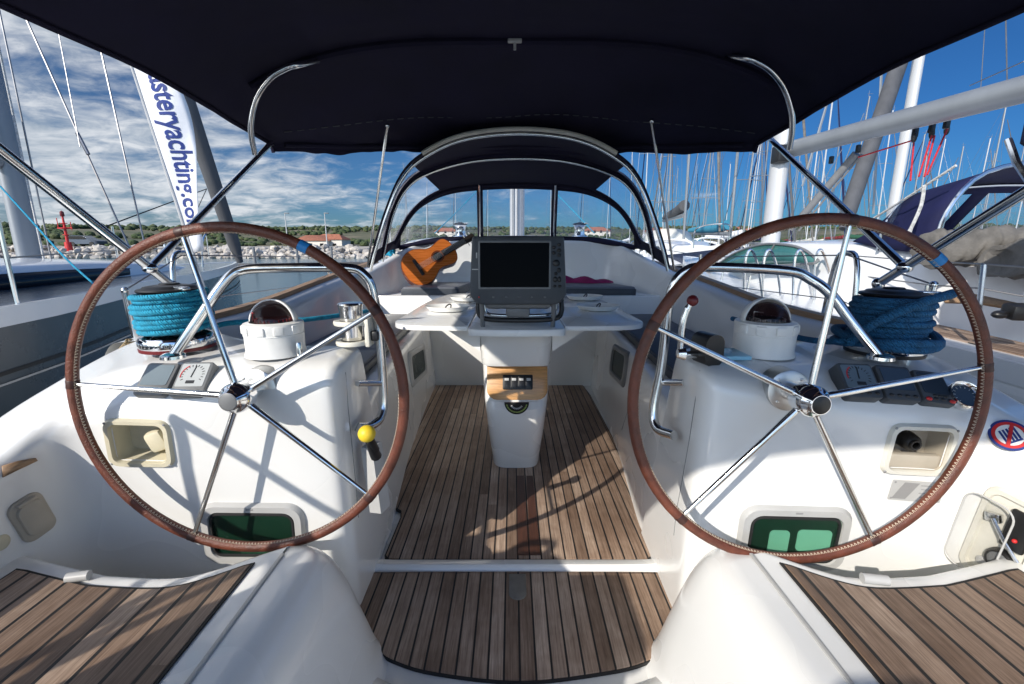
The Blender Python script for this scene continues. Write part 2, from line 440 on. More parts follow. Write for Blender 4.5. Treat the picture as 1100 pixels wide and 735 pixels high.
# ridge between the two soles
mb = MB(); y1, y2 = P(556, 613, z=0).y, P(556, 603.5, z=0).y
rows = []
for k in range(25):
    x = -.56 + 1.14 * k / 24; e = abs(k - 12) / 12; b = .012 * max(0, (e - .8) / .2)
    rows.append([(x, y1 - .012 + b * 0, -.01), (x, y1, .012 + b), (x, y1 + .008, .018 + b), (x, y2 - .008, .014 + b), (x, y2, .009 + b), (x, y2 + .008, -.01)])
mb.grid(rows); obj('sole_ridge', mb, GEL, yacht)
mb = MB()
q = P(556, 630, z=.01); o = [(q.x - .028, q.y + .055), (q.x - .028, q.y - .03)] + [(q.x - .028 * math.cos(R(a)), q.y - .03 - .028 * math.sin(R(a))) for a in range(15, 180, 15)] + [(q.x + .028, q.y - .03), (q.x + .028, q.y + .055)]
mb.prism(ccw(o), .008, .013, bev=.002); obj('hatch_tab', mb, simple('worn_grey_tab', (.20, .185, .16), .6, 0, .2, 30), yacht, label='grey rounded tab let into the aft teak step')
for a, b, w in (((397, 612), (380, 652), 12), ((727, 612), (742, 652), -12)):
    mb = MB(); p, q2 = P(*a, z=.02), P(*b, z=.02); s = 1 if w > 0 else -1
    u = (q2 - p); mb.prism(ccw([(p.x, p.y), (q2.x, q2.y), (q2.x - .035 * s, q2.y), (p.x - .035 * s, p.y)]), -.0, .034, bev=.006)
    obj('foot_chock', mb, TEAKP, yacht)

# ---- helm seat boxes, their teak tops, the sloping walkthrough sides
def station_rows(sts, per=4):
    """sts: list of equal-length point lists -> smooth rows"""
    cols = [cr([s[k] for s in sts], per) for k in range(len(sts[0]))]
    return [[c[i] for c in cols] for i in range(len(cols[0]))]

for side in (-1, 1):
    zs = .372
    front = [P(*q, z=zs) for q in ((262, 603), (225, 614), (182, 622), (120, 620), (70, 614), (0, 598))]
    fx = [(-.553, front[0].y + .075), (-.60, front[0].y + .045)] + [(q.x, q.y + .02) for q in front[1:4]] + [(-.95, front[4].y + .012), (-1.10, front[5].y), (-1.2, front[5].y + .03)]
    rows = []
    fxs = [(q.x, q.y) for q in cr([(a, b, 0) for a, b in fx], 4)]
    for x, yf in fxs:
        pr = fillet([(x, -.6, zs), (x, yf, zs), (x, yf + .03, 0)], .035, 6)
        rows.append([mir(p, side) for p in pr])
    mb = MB(); mb.grid(rows); obj('helm_seat_base', mb, GEL, yacht)
    o = [(-.598, -.5), (-.598, front[0].y - .008)] + [(x, y - .050) for x, y in fxs[5:-4]] + [(-1.13, front[5].y - .045), (-1.13, -.5)]
    o = [tuple(mir((a, b, 0), side).xy) for a, b in o]
    mb = MB(); mb.prism(ccw(o), zs - .004, zs + .004); obj('sole_border', mb, CAULK, yacht)
    mb = MB(); mb.prism(inset(ccw(o), .006), zs, zs + .0065, bev=.002); obj('helm_seat', mb, TEAKS, yacht, label='teak slatted helm seat, ' + ('port side under rope shadows' if side < 0 else 'starboard side in sunlight'))
    # walkthrough side
    prof = fillet([(-.545, zs), (-.47, zs + .004), (-.415, .30), (-.345, .0), (-.30, -.02)], [0, .05, .12, .05, 0], 6)
    rows = []
    yfr = lambda z: 1.03 + .055 * (1 - max(0, z) / zs)
    ys = [-.7, -.2, .2, .5, .7, .85, .93]
    base = [(p[0], p[1]) for p in prof]
    for y in ys:
        k = max(0, (.75 - y)) ** 2 * .0
        rows.append([mir((a + k * (1 - b / zs), y, b), side) for a, b in base])
    for f in (.35, .6, .8, .92, 1.0):
        dd = 1 - math.sqrt(max(0, 1 - f * f))
        rows.append([mir((a - .05 * dd, .93 + (yfr(b) - .93) * f, b - .04 * dd * (b / zs)), side) for a, b in base])
    rows.append([mir((a - .12, yfr(b) + .02, b * .55 - .02), side) for a, b in base])
    rows.append([mir((a - .16, yfr(b) + .03, -.03), side) for a, b in base])
    mb = MB(); mb.grid(rows); obj('walkthrough_side', mb, GEL, yacht, label='smooth white sloping ' + ('port' if side < 0 else 'starboard') + ' side of the walkthrough', ang=60)
    mb = MB(); mb.box(mir((-.549, .18, zs + .001), side), (.009, 1.56, .006), .002); obj('seat_seam', mb, LGREY, yacht)
for sd_, q1, q2 in ((-1, (72, 621), (96, 618)), (1, (926, 621), (954, 624))):
    p1, p2 = P(*q1, z=.382), P(*q2, z=.382); mb = MB(); mb.tube([p1, p2], .011, 12); obj('seat_hinge', mb, LGREY, yacht)
# transom sill behind the aft step
mb = MB(); rows = []
for k in range(29):
    x = -.42 + .86 * k / 28; e = (k - 14) / 14
    ye = .925 + .10 * e ** 4
    rows.append([(x, ye + .005, -.01), (x, ye - .012, .012), (x, ye - .05, .03), (x, ye - .3, .05), (x, -.8, .05)])
mb.grid(rows); obj('transom_sill', mb, GEL, yacht)

# ---- helm consoles running into the coamings
def console_rows(side, dy):
    #      B(x,y)          T(x,y,z)             K(x,y,z)             O(x,y,z)
    S = [((-.475, 1.62), (-.462, 1.36, .770), (-.475, 1.36, .792), (-.53, 1.38, .798), (0, .12, -.4)),
         ((-.468, 1.27), (-.456, 1.24, .770), (-.475, 1.26, .792), (-.53, 1.37, .798), (0, .16, -.4)),
         ((-.475, 1.19), (-.470, 1.15, .765), (-.490, 1.20, .792), (-.54, 1.38, .798), (0, .18, -.4)),
         ((-.53, 1.165), (-.53, 1.125, .755), (-.535, 1.195, .790), (-.57, 1.39, .798), (0, .2, -.4)),
         ((-.70, 1.155), (-.70, 1.110, .735), (-.70, 1.195, .788), (-.72, 1.40, .797), (0, .2, -.4)),
         ((-.85, 1.15), (-.85, 1.100, .705), (-.86, 1.20, .778), (-.90, 1.50, .797), (-.05, .1, -.3)),
         ((-1.02, 1.145), (-1.02, 1.092, .690), (-1.03, 1.19, .770), (-1.10, 1.62, .797), (-.1, .1, -.15)),
         ((-1.125, 1.12), (-1.135, 1.065, .660), (-1.15, 1.15, .730), (-1.28, 1.55, .785), (-.08, .02, -.15)),
         ((-1.155, 1.05), (-1.170, .985, .612), (-1.20, 1.06, .668), (-1.34, 1.22, .695), (-.06, 0, -.15)),
         ((-1.16, .95), (-1.178, .90, .570), (-1.21, .93, .606), (-1.345, 1.0, .628), (-.06, 0, -.15)),
         ((-1.15, .7), (-1.18, .7, .545), (-1.23, .7, .572), (-1.345, .75, .596), (-.06, 0, -.15)),
         ((-1.15, .2), (-1.18, .2, .535), (-1.23, .2, .56), (-1.34, .2, .58), (-.06, 0, -.15)),
         ((-1.12, -.7), (-1.15, -.7, .53), (-1.2, -.7, .55), (-1.30, -.7, .57), (-.06, 0, -.15))]
    sts = [[(*b, -.02), t, k, o, tuple(o[i] + d[i] for i in range(3))] for b, t, k, o, d in S]
    rows = []
    for r in station_rows(sts, 6):
        b = Vector(r[0]); t = Vector(r[1])
        pr = fillet([b, t, r[2], r[3], r[4]], [0, .045, .06, .05, 0], 5)
        low = [b + (pr[1] - b) * f for f in (.12, .25, .37, .5, .62, .75, .87)]
        pr = [pr[0]] + low + pr[1:]
        rows.append([mir(p, side, dy) for p in pr])
    return rows

def cut_hole(me, o_axis_pts, depth_ok):
    pass

def hit(px, py, names=('helm_console',)):
    """walk a picture ray to a surface already built: (point, normal towards the viewer)"""
    o = Vector((0, 0, HC)); d = (P(px, py, d=1) - o).normalized(); best = None
    for ob in list(bpy.data.objects):
        if ob.type == 'MESH' and ob.name.split('.')[0] in names:
            mi = wm(ob).inverted()
            ok, loc, nrm, _ = ob.ray_cast(mi @ o, (mi.to_3x3() @ d).normalized())
            if ok:
                loc = wm(ob) @ loc
                if best is None or (loc - o).length < (best[0] - o).length: best = (loc, nrm if nrm.dot(d) < 0 else -nrm)
    return best
def quad_frame(tl, tr, bl, br):
    c = (tl + tr + bl + br) / 4; x = (tr + br - tl - bl) / 2; yv = (tl + tr - bl - br) / 2
    return frame(c, x, x.cross(yv)), x.length, yv.length
def hit_quad(tl, tr, bl, br, names=('helm_console',)):
    bpy.context.view_layer.update()
    return quad_frame(*[hit(*q, names)[0] for q in (tl, tr, bl, br)])
DYS = -.05
VENTQ = {-1: ((119, 454), (181, 455), (119, 496), (182, 498)), 1: ((955, 460), (1023, 460), (953, 503), (1014, 509))}
PORTQ = {-1: ((219, 539), (328, 541), (216, 604), (330, 604)), 1: ((793, 541), (909, 546), (790, 609), (911, 611))}
for side, dy in ((-1, 0), (1, DYS)):
    mb = MB(); mb.grid(console_rows(side, dy))
    con = obj('helm_console', mb, GEL, yacht, ang=50, label='white moulded helm console, ' + ('port side' if side < 0 else 'starboard side with shade across its top'))
    me = con.data
for side in (-1, 1):
    Mv, w, h = hit_quad(*VENTQ[side])
    con = [o for o in bpy.data.objects if o.name.startswith('helm_console') and (o.data.vertices[0].co.x < 0) == (side < 0)][0]; me = con.data
    w += .02; h += .02
    iw, ih = w - .040, h - .036
    Mi = Mv.inverted()
    bm = bmesh.new(); bm.from_mesh(me); bm.transform(Mi)
    near = lambda f: abs(f.calc_center_median().x) < .22 and abs(f.calc_center_median().y) < .2 and abs(f.calc_center_median().z) < .08
    for co, no in (((-iw / 2, 0, 0), (1, 0, 0)), ((iw / 2, 0, 0), (1, 0, 0)), ((0, -ih / 2, 0), (0, 1, 0)), ((0, ih / 2, 0), (0, 1, 0))):
        g = [f for f in bm.faces if near(f)]
        ge = list({e for f in g for e in f.edges}); gv = list({v for f in g for v in f.verts})
        bmesh.ops.bisect_plane(bm, geom=g + ge + gv, plane_co=co, plane_no=no, dist=1e-6)
    kill = [f for f in bm.faces if abs(f.calc_center_median().x) < iw / 2 and abs(f.calc_center_median().y) < ih / 2 and abs(f.calc_center_median().z) < .06]
    bmesh.ops.delete(bm, geom=kill, context='FACES')
    bm.transform(Mv); bm.to_mesh(me); bm.free()
    mb = MB(); mb.ring(rrect(w, h, .026), rrect(w - .034, h - .030, .018), -.012, .010, Mv)
    vent = obj('recess_frame', mb, BEIGE if side < 0 else CREAM, yacht, label='yellowed plastic locker recess' if side < 0 else 'cream shower recess holding a round black knob')
    iw, ih = w - .034, h - .030
    mb = MB(); oo = rrect(iw, ih, .018); n = len(oo)
    rows = [[(a, b, .003) for a, b in oo], [(a * .97, b * .95 + .003, -.055) for a, b in oo]]
    mb.grid(rows, cu=True, M=Mv); mb.add(rows[1], [tuple(range(n))], Mv)
    if side > 0: mb.box((0, -ih * .32, -.012), (iw * .98, ih * .34, .02), .004, M=Mv)
    else: mb.box((.02, -.01, -.035), (.05, .06, .03), .012, M=Mv, rot=(0, 0, .4))
    obj('recess_tray', mb, BEIGE if side < 0 else TAN, vent)
    for a in (-1, 1):
        for b in (-1, 1):
            mb = MB(); mb.sphere((a * (w / 2 - .010), b * (h / 2 - .010), .0095), .0035, 8, 5, (1, 1, .5), M=Mv); obj('screw', mb, DIRTW, vent)
    if side > 0:
        Mk = Mv @ Matrix.Translation((-.008, .012, -.016))
        mb = MB(); mb.lathe([(.008, .014), (.009, .018), (.013, .018), (.014, .012), (.016, .012), (.021, .006), (.023, -.01), (.023, -.04)], 22, Mk); obj('shower_knob', mb, BLACK, vent)
    Mp, pw, ph = hit_quad(*PORTQ[side])
    mb = MB(); mb.ring(rrect(pw, ph, .045), rrect(pw - .058, ph - .056, .028), -.012, .014, Mp)
    fr = obj('portlight_frame', mb, LGREY, yacht, label='grey framed portlight low on the ' + ('port' if side < 0 else 'starboard') + ' helm console')
    mb = MB(); mb.prism(rrect(pw - .046, ph - .044, .030), -.012, .0035, Mp); obj('pane_backing', mb, PANE, fr)
    mb = MB(); po = [(*q, .0088) for q in rrect(pw - .046, ph - .044, .030)]; mb.add(po, [tuple(range(len(po)))], Mp); obj('pane', mb, GREENGL, fr)
    for cx_, cw, ctop, cbot in (((-.035, .052, .022, -.09), (.055, .088, .028, -.038), (.058, .05, -.058, -.09)) if side > 0 else ((.02, .12, -.04, -.09),)):  # pale inserts behind the glass, shaped to its paler patches
        mb = MB(); mb.prism(rrect(cw, ctop - cbot, .008 if side < 0 else .012), .003, .006, Mp @ Matrix.Translation((cx_, (ctop + cbot) / 2 * .92, 0))); obj('pane_insert', mb, INSERT if side > 0 else PANEL, fr)
    mb = MB(); mb.ring(rrect(pw - .056, ph - .054, .028), rrect(pw - .070, ph - .072, .020), .004, .0125, Mp); obj('seal', mb, RUBBER, fr)
    mb = MB(); mb.box((0, ph / 2 - .014, .014), (.018, .005, .002), .001, M=Mp); obj('maker_plate', mb, DIRTW, fr)

# ---- locker hatch in the port coaming and engine panel in the starboard one
Mh, hw_, hh_ = hit_quad((10, 545), (40, 529), (27, 586), (57, 562))
mb = MB(); mb.prism(rrect(hw_ + .012, hh_ + .012, .022), -.01, .008, Mh, bev=.005)
lh = obj('shore_power_socket', mb, TAN, yacht, label='beige shore power socket with hinged cap')
mb = MB(); mb.prism(rrect(hw_ * .9, hh_ * .86, .02), .006, .016, Mh, bev=.005); mb.box((0, hh_ * .47, .012), (.04, .010, .014), .004, M=Mh); obj('hinged_cap', mb, TAN, lh)
mb = MB(); q = hit(2, 583); mb.sphere(q[0], .018, 16, 8, (.35, 1, 1)); obj('deck_plug', mb, BEIGE, yacht)
Me, ew, eh = hit_quad((1064, 523), (1118, 552), (1042, 606), (1096, 640))
mb = MB(); mb.ring(rrect(ew + .03, eh + .03, .03), rrect(ew - .006, eh - .006, .022), -.012, .012, Me)
ep = obj('engine_panel', mb, CREAM, yacht, label='cream engine panel under a clear flap')
mb = MB(); mb.prism(rrect(ew, eh, .022), -.012, .004, Me); obj('panel_plate', mb, CREAM, ep)
mb = MB(); mb.box((ew * .20, eh * .20, .010), (ew * .46, eh * .46, .012), .004, M=Me); obj('alarm_box', mb, BLACK, ep)
Md = Me @ Matrix.Translation((ew * .12, -eh * .22, .002))
mb = MB(); mb.lathe([(.021, .0165), (.025, .018), (.029, .012), (.030, .002)], 26, Md); rc = obj('rev_counter', mb, BLACK, ep)
mb = MB(); mb.lathe([(0, .014), (.0225, .0145)], 26, Md); obj('dial', mb, GREYP, rc)
mb = MB(); mb.box((-ew * .28, eh * .22, .012), (.030, .022, .016), .003, M=Me, rot=(0, 0, .3)); mb.tube([Me @ Vector((-ew * .25, eh * .22, .020)), Me @ Vector((ew * .1, eh * .05, .024)), Me @ Vector((ew * .45, -eh * .1, .022))], .004, 8); obj('clasp', mb, STEEL, ep)
mb = MB(); mb.sphere(Me @ Vector((ew * .24, eh * .10, .018)), .005); obj('warning_lamp', mb, RED, ep)
mb = MB(); mb.lathe([(.0, .010), (.009, .010), (.013, .006), (.013, 0)], 16, Me @ Matrix.Translation((-ew * .18, -eh * .36, .002))); obj('stop_button', mb, LGREY, ep)
mb = MB(); fo = [(*q, .027) for q in rrect(ew * 1.0, eh * .96, .03)]; mb.add(fo, [tuple(range(len(fo)))], Me @ Matrix.Translation((-.035, -.012, 0))); obj('clear_flap', mb, CLEAR, ep)
mb = MB(); fo = [(*q, .027) for q in rrect(ew * 1.0, eh * .96, .03)]; mb.tube([Me @ Vector((q[0] - .035, q[1] - .012, q[2])) for q in fo], .0022, 6, closed=True); obj('flap_edge', mb, LGREY, ep)

# sticker, maker plate on the starboard console
h = hit(1084, 468)
if h:
    Ms = frame(h[0] + h[1] * .003, (1, .55, -.25), h[1]) @ Matrix.Scale(.86, 4)
    mb = MB(); mb.lathe([(0, .0012), (.043, .0012), (.0435, 0)], 36, Ms); sk = obj('prohibition_sticker', mb, BLUEINK, yacht, label='round red and blue prohibition sticker on starboard coaming')
    mb = MB(); mb.lathe([(0, .0018), (.036, .0018), (.036, .001)], 36, Ms); obj('sticker_face', mb, WHITEP, sk)
    mb = MB(); mb.lathe([(.029, .0024), (.037, .0024)], 36, Ms); mb.box((0, 0, .0032), (.068, .008, .0006), rot=(0, 0, R(48)), M=Ms); obj('red_bar', mb, RED, sk)
    mb = MB()
    for k in range(5): mb.prism([(-.020 + k * .008, -.016), (-.015 + k * .008, -.016), (-.011 + k * .008, .018), (-.016 + k * .008, .018)], .0022, .0026, Ms)
    mb.prism([(-.022, -.021), (.018, -.021), (.018, -.016), (-.022, -.016)], .0022, .0026, Ms)
    obj('pictogram', mb, BLUEINK, sk)
h = hit(983, 527)
if h:
    Ms = frame(h[0] + h[1] * .0035, (1, -.0, -.03), h[1])
    mb = MB(); mb.prism(rrect(.125, .058, .003), 0, .0016, Ms); pl = obj('builders_plate', mb, LGREY, yacht, label='engraved metal builder plate beneath the cream recess')
    mb = MB(); mb.prism([(-.055, -.024), (-.022, -.024), (.002, .024), (-.034, .024)], .0014, .0022, Ms)
    for k in range(4): mb.box((.030, .018 - k * .011, .0019), (.048 - .006 * (k % 2), .0022, .0005), M=Ms)
    for a, b in ((-.056, .023), (.056, .023), (-.056, -.023), (.056, -.023)): mb.lathe([(0, .003), (.003, .002)], 8, Ms @ Matrix.Translation((a, b, 0)))
    obj('engraving', mb, DIRTW, pl)

# ---- forward coamings with benches
for side in (-1, 1):
    sts = []
    for y, zt in ((1.52, .778), (1.75, .785), (2.3, .79), (3.0, .84), (3.6, .89), (4.15, .93), (4.7, .96)):
        w = .0 if y < 3 else (y - 3) * .05
        zz = .5 if y > 1.7 else .5
        sts.append([(-1.02 + w, y, .49), (-1.09 + w, y, .52), (-1.215 + w, y, zt - .035), (-1.25 + w, y, zt), (-1.37 + w, y, zt - .01), (-1.40 + w, y, zt - .05), (-1.42 + w, y, zt - .10), (-1.56 + w, y, zt - .13)])
    rows = []
    for r in station_rows(sts, 4):
        rows.append([mir(p, side) for p in fillet(r, [0, .02, .03, .03, .03, .03, .03, 0], 4)])
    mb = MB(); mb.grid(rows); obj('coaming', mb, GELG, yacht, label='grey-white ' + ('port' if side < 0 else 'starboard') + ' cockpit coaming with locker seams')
    mb = MB()
    mb.tube([mir((-1.1445, 2.28, .53), side), mir((-1.2165, 2.22, .752), side)], .003, 6)
    mb.tube([mir((-1.1435, 3.05, .53), side), mir((-1.218, 3.0, .80), side)], .003, 6)
    obj('coaming_seam', mb, GREYP, yacht)
    # cap rail along the coaming
    pts = [mir((-1.30 + (0 if y < 3 else (y - 3) * .05), y, z + .012), side) for y, z in ((1.62, .782), (2.3, .79), (3.0, .84), (3.6, .89), (4.2, .932))]
    path = cr(pts, 4); rows = [[(p.x - .028, p.y, p.z - .014), (p.x - .024, p.y, p.z + .010), (p.x + .024, p.y, p.z + .010), (p.x + .028, p.y, p.z - .014)] for p in path]
    mb = MB(); mb.grid(rows); obj('cap_rail', mb, TEAKP, yacht)
    # bench
    sts = []
    for y, xb, xt in ((1.42, -.486, -.55), (1.60, -.478, -.535), (1.85, -.50, -.56), (2.3, -.545, -.595), (3.0, -.585, -.63), (3.47, -.60, -.645)):
        sts.append([(xb, y, -.02), (xt, y, .525), (xt - .035, y, .54), (-1.12, y, .54)])
    rows = [[mir(p, side) for p in fillet(r, [0, .03, .02, 0], 4)] for r in station_rows(sts, 4)]
    mb = MB(); mb.grid(rows); mb.box(mir((-.84, 1.66, .24), side), (.58, .02, .55)); obj('cockpit_bench', mb, GEL, yacht)
    Q = ((438, 380), (456, 369), (441, 417), (457, 402)) if side < 0 else ((658, 369), (675, 380), (657, 402), (673, 418))
    Mp, pw, ph = hit_quad(*Q, names=('cockpit_bench',))
    mb = MB(); mb.ring(rrect(pw, ph, .05), rrect(pw - .11, ph - .07, .035), -.01, .014, Mp)
    fr = obj('portlight_frame', mb, GREYP if side > 0 else LGREY, yacht, label='grey framed portlight in the ' + ('port' if side < 0 else 'starboard') + ' bench front')
    mb = MB(); mb.prism(rrect(pw - .10, ph - .06, .035), -.01, .006, Mp); obj('pane', mb, PANE, fr)
    # round speaker grille by the bench portlight
    h_ = hit(*((433, 398) if side < 0 else (683, 398)), names=('cockpit_bench',))
    Mp = frame(h_[0], (0, 1, 0), h_[1]); mb = MB(); mb.lathe([(0, .003), (.048, .003), (.06, .007), (.066, .0)], 24, Mp); obj('locker_ring', mb, GELG, yacht)

# ---- bulkhead, bridge deck seat, forward back rest, coach roof
mb = MB()
mb.box((X0 + .03, 3.50, .34), (2.36, .06, .74), .01)
obj('bulkhead', mb, GEL, yacht)
mb = MB(); mb.box((X0 + .03, 3.88, .67), (2.5, .80, .07), .015); obj('bridge_deck', mb, GEL, yacht)
mb = MB()
cx = .045
for k, (y, z) in enumerate(()): pass
pl = [(-1.10, 3.42), (-.93, 3.95), (-.80, 4.10), (-.3, 4.20), (.3, 4.20), (.80, 4.10), (.93, 3.95), (1.10, 3.42)]
rows = []
for x, y in [(q.x, q.y) for q in fillet([(a, b, 0) for a, b in pl], .05, 4)]:
    zt = 1.135 if abs(x) < .82 else 1.135 - (abs(x) - .82) * .9
    d = Vector((x, y - 3.4)).normalized()
    rows.append(fillet([(x + cx, y, .69), (x + cx + d.x * .05, y + d.y * .06, zt - .01), (x + cx + d.x * .09, y + d.y * .12, zt), (x * 1.12 + cx, y + .42, zt + .01)], [0, .03, .03, 0], 4))
mb.grid(rows); obj('seat_back', mb, GEL, yacht, label='white curved back of the forward cockpit seat')
mb = MB()
rows = []
for y, w, z in ((4.28, 1.06, 1.13), (5.0, 1.12, 1.16), (6.5, 1.0, 1.14), (8.0, .7, 1.0), (9.2, .35, .8), (9.6, .2, .62)):
    rows.append([Vector(q) for q in fillet([(cx - w - .10, y, .55), (cx - w, y, z - .03), (cx - w * .8, y, z), (cx, y, z + .03), (cx + w * .8, y, z), (cx + w, y, z - .03), (cx + w + .10, y, .55)], [0, .06, .05, .3, .05, .06, 0], 3)])
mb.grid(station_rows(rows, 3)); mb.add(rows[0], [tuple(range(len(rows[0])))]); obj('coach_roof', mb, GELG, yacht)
mb = MB(); mb.box((cx, 4.26, .93), (.62, .05, .40), .01); obj('companionway_hatch', mb, DARKWIN, yacht)

# ---- hull and side decks
def hull_sections(prof, zt, zb=WATER - .25):
    return prof
mb = MB(); rows = []
for y, b, z in ((-.95, 1.26, .50), (0, 1.34, .52), (1.2, 1.43, .585), (2.5, 1.58, .64), (4, 1.66, .68), (6, 1.55, .72), (8, 1.12, .78), (10, .45, .86), (10.9, .05, .90)):
    L_ = [(b - .12, z - .015), (b - .03, z), (b - .03, z + .035), (b, z + .035), (b + .005, z), (b * .995, z - .5), (b * .93, WATER), (b * .8, WATER - .3)]
    rows.append([Vector((X0 - a, y, c)) for a, c in L_] + [Vector((X0 + a, y, c)) for a, c in L_[::-1]])
mb.grid(station_rows(rows, 4)); obj('hull', mb, GELB, yacht)
for side in (-1, 1):
    mb = MB(); rows = []
    for y, b, z in ((1.25, 1.40, .57), (2.5, 1.545, .627), (4, 1.625, .667), (4.4, 1.62, .675)):
        rows.append([mir((-b, y, z), side), mir((-1.36 + max(0, y - 3) * .05, y, z + .01), side)])
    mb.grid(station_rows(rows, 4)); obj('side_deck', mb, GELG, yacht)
mb = MB(); rows = []
for y, b, z in ((4.38, 1.62, .675), (6, 1.515, .707), (8, 1.085, .767), (10, .41, .847), (10.9, .03, .887)):
    rows.append([Vector((X0 - b, y, z)), Vector((X0 - b * .4, y, z + .01)), Vector((X0 + b * .4, y, z + .01)), Vector((X0 + b, y, z))])
mb.grid(station_rows(rows, 4)); obj('fore_deck', mb, GELG, yacht)
# transom deck
mb = MB(); mb.box((X0, -1.1, .02), (2.3, .6, .06), .02); obj('swim_platform', mb, GEL, yacht)
# small teak step on the port coaming
bpy.context.view_layer.update()
q = [hit(*a) for a in ((2, 501), (20, 495), (37, 492), (39, 495), (22, 503), (2, 513))]
q = [h_[0] + h_[1] * .003 for h_ in q if h_]
mb = MB(); mb.add(q, [tuple(range(len(q)))]); o = obj('teak_tread', mb, TEAKP, yacht); md = o.modifiers.new('t', 'SOLIDIFY'); md.thickness = .006; md.offset = 0

bpy.context.view_layer.update()
for pts, nm, lo in ((((752, 398), (747, 430), (741, 470), (734, 510), (727, 548), (724, 575)), 'helm_console', 1), (((371, 400), (374, 440), (378, 480), (382, 520), (385, 556)), 'helm_console', 1),
                    (((428, 372), (431, 400), (436, 430), (441, 462)), 'cockpit_bench', 1), (((690, 372), (684, 400), (678, 430), (668, 462)), 'cockpit_bench', 1)):
    hs_ = [h_ for h_ in (hit(*q, (nm,)) for q in pts) if h_]
    if len(hs_) > 2: mb = MB(); mb.tube([h_[0] + h_[1] * .0002 for h_ in hs_], .0013, 6); obj('moulding_joint', mb, GREYP, yacht)
# ---- stainless grab rails, throttle, gear
def rail_path(side):
    if side < 0:
        pts = [P(186, 383, y=1.205), P(215, 340, y=1.24), P(243, 301, y=1.28), P(262, 290, y=1.30), P(300, 288, y=1.31), P(372, 288, y=1.33), P(391, 295, y=1.335), P(400, 312, y=1.34), P(407, 355, y=1.35), P(412, 425, y=1.345), P(409, 448, y=1.32), P(397, 458, y=1.27), P(384, 459, y=1.22)]
        br = (P(410, 412, y=1.345), P(384, 412, y=1.25))
    else:
        pts = [P(946, 384, y=1.155), P(915, 346, y=1.19), P(893, 317, y=1.22), P(872, 301, y=1.245), P(845, 291, y=1.26), P(760, 287, y=1.28), P(737, 291, y=1.285), P(724, 306, y=1.29), P(718, 330, y=1.295), P(711, 390, y=1.30), P(702, 440, y=1.29), P(706, 460, y=1.26), P(724, 468, y=1.19)]
        br = (P(711, 411, y=1.30), P(735, 411, y=1.22))
    return cr(pts, 6), br
for side in (-1, 1):
    pts, br = rail_path(side)
    mb = MB(); mb.tube(pts, .0135, 14); gr = obj('grab_rail', mb, STEEL, yacht, label='stainless grab rail arching over the ' + ('port' if side < 0 else 'starboard') + ' helm console')
    mb = MB(); mb.tube([br[0], br[1]], .009, 10)
    d = (pts[0] - pts[1]).normalized(); mb.lathe([(.0, .012), (.02, .010), (.03, .004), (.031, -.004)], 18, Matrix.Translation(pts[0]))
    obj('rail_bracket', mb, STEEL, gr)
# yellow-knobbed pump lever on the port console
k0 = P(394, 466, y=1.12); mb = MB(); mb.sphere(k0, .023, 20, 12); yk = obj('pump_lever', mb, YELLOW, yacht, label='lever with yellow ball knob beside the port console')
mb = MB(); mb.tube([k0, P(403, 483, y=1.17)], .012, 10); mb.tube([P(396, 474, y=1.14), P(404, 490, y=1.19)], [.010, .016], 10); obj('lever_boot', mb, BLACK, yk)
mb = MB(); a, b = P(404, 478, y=1.20), P(410, 545, y=1.28)
Mq = frame(((a + b) / 2), (.35, 1, 0), (1, -.3, .08)); mb.prism(rrect(.05, .21, .004), -.03, .008, Mq); obj('lever_plate', mb, LGREY, yk)
# throttle on starboard console
mb = MB(); tp = cr([P(731, 378, y=1.17), P(733, 350, y=1.17), P(738, 333, y=1.17), P(744, 323, y=1.165)], 5); mb.tube(tp, [.009] * (len(tp) - 4) + [.007] * 4, 12)
th = obj('throttle_lever', mb, STEEL, yacht, label='steel throttle lever with dark red knob')
mb = MB(); mb.sphere(tp[-1], .0145, 18, 12); obj('throttle_knob', mb, DRED, th)
Mt = frame(P(755, 373, y=1.20), (1, .25, 0), (-.25, 1, .0))
mb = MB(); mb.prism(rrect(.055, .085, .024), -.05, .02, Mt, bev=.008); obj('throttle_housing', mb, BLACK, th)
mb = MB(); mb.lathe([(0, .02), (.012, .018), (.018, .0)], 16, frame(P(735, 380, y=1.165), (0, 1, 0), (-1, 0, 0))); mb.tube([P(728, 381, y=1.165), P(752, 381, y=1.185)], .010, 10); obj('throttle_hub', mb, STEEL, th)
mb = MB(); c = P(784, 384, z=.80); mb.box((c.x, c.y + .03, .802), (.10, .10, .012), .004); obj('blue_tray', mb, simple('pale_blue_plastic', (.28, .58, .75), .25), yacht)
# gas/drain knob on port console
mb = MB(); c = P(322, 381, z=.80); mb.lathe([(.008, 0), (.008, .035), (.006, .04), (0, .04)], 14, Matrix.Translation((c.x, c.y, .795))); obj('filler_cap', mb, STEEL, yacht)

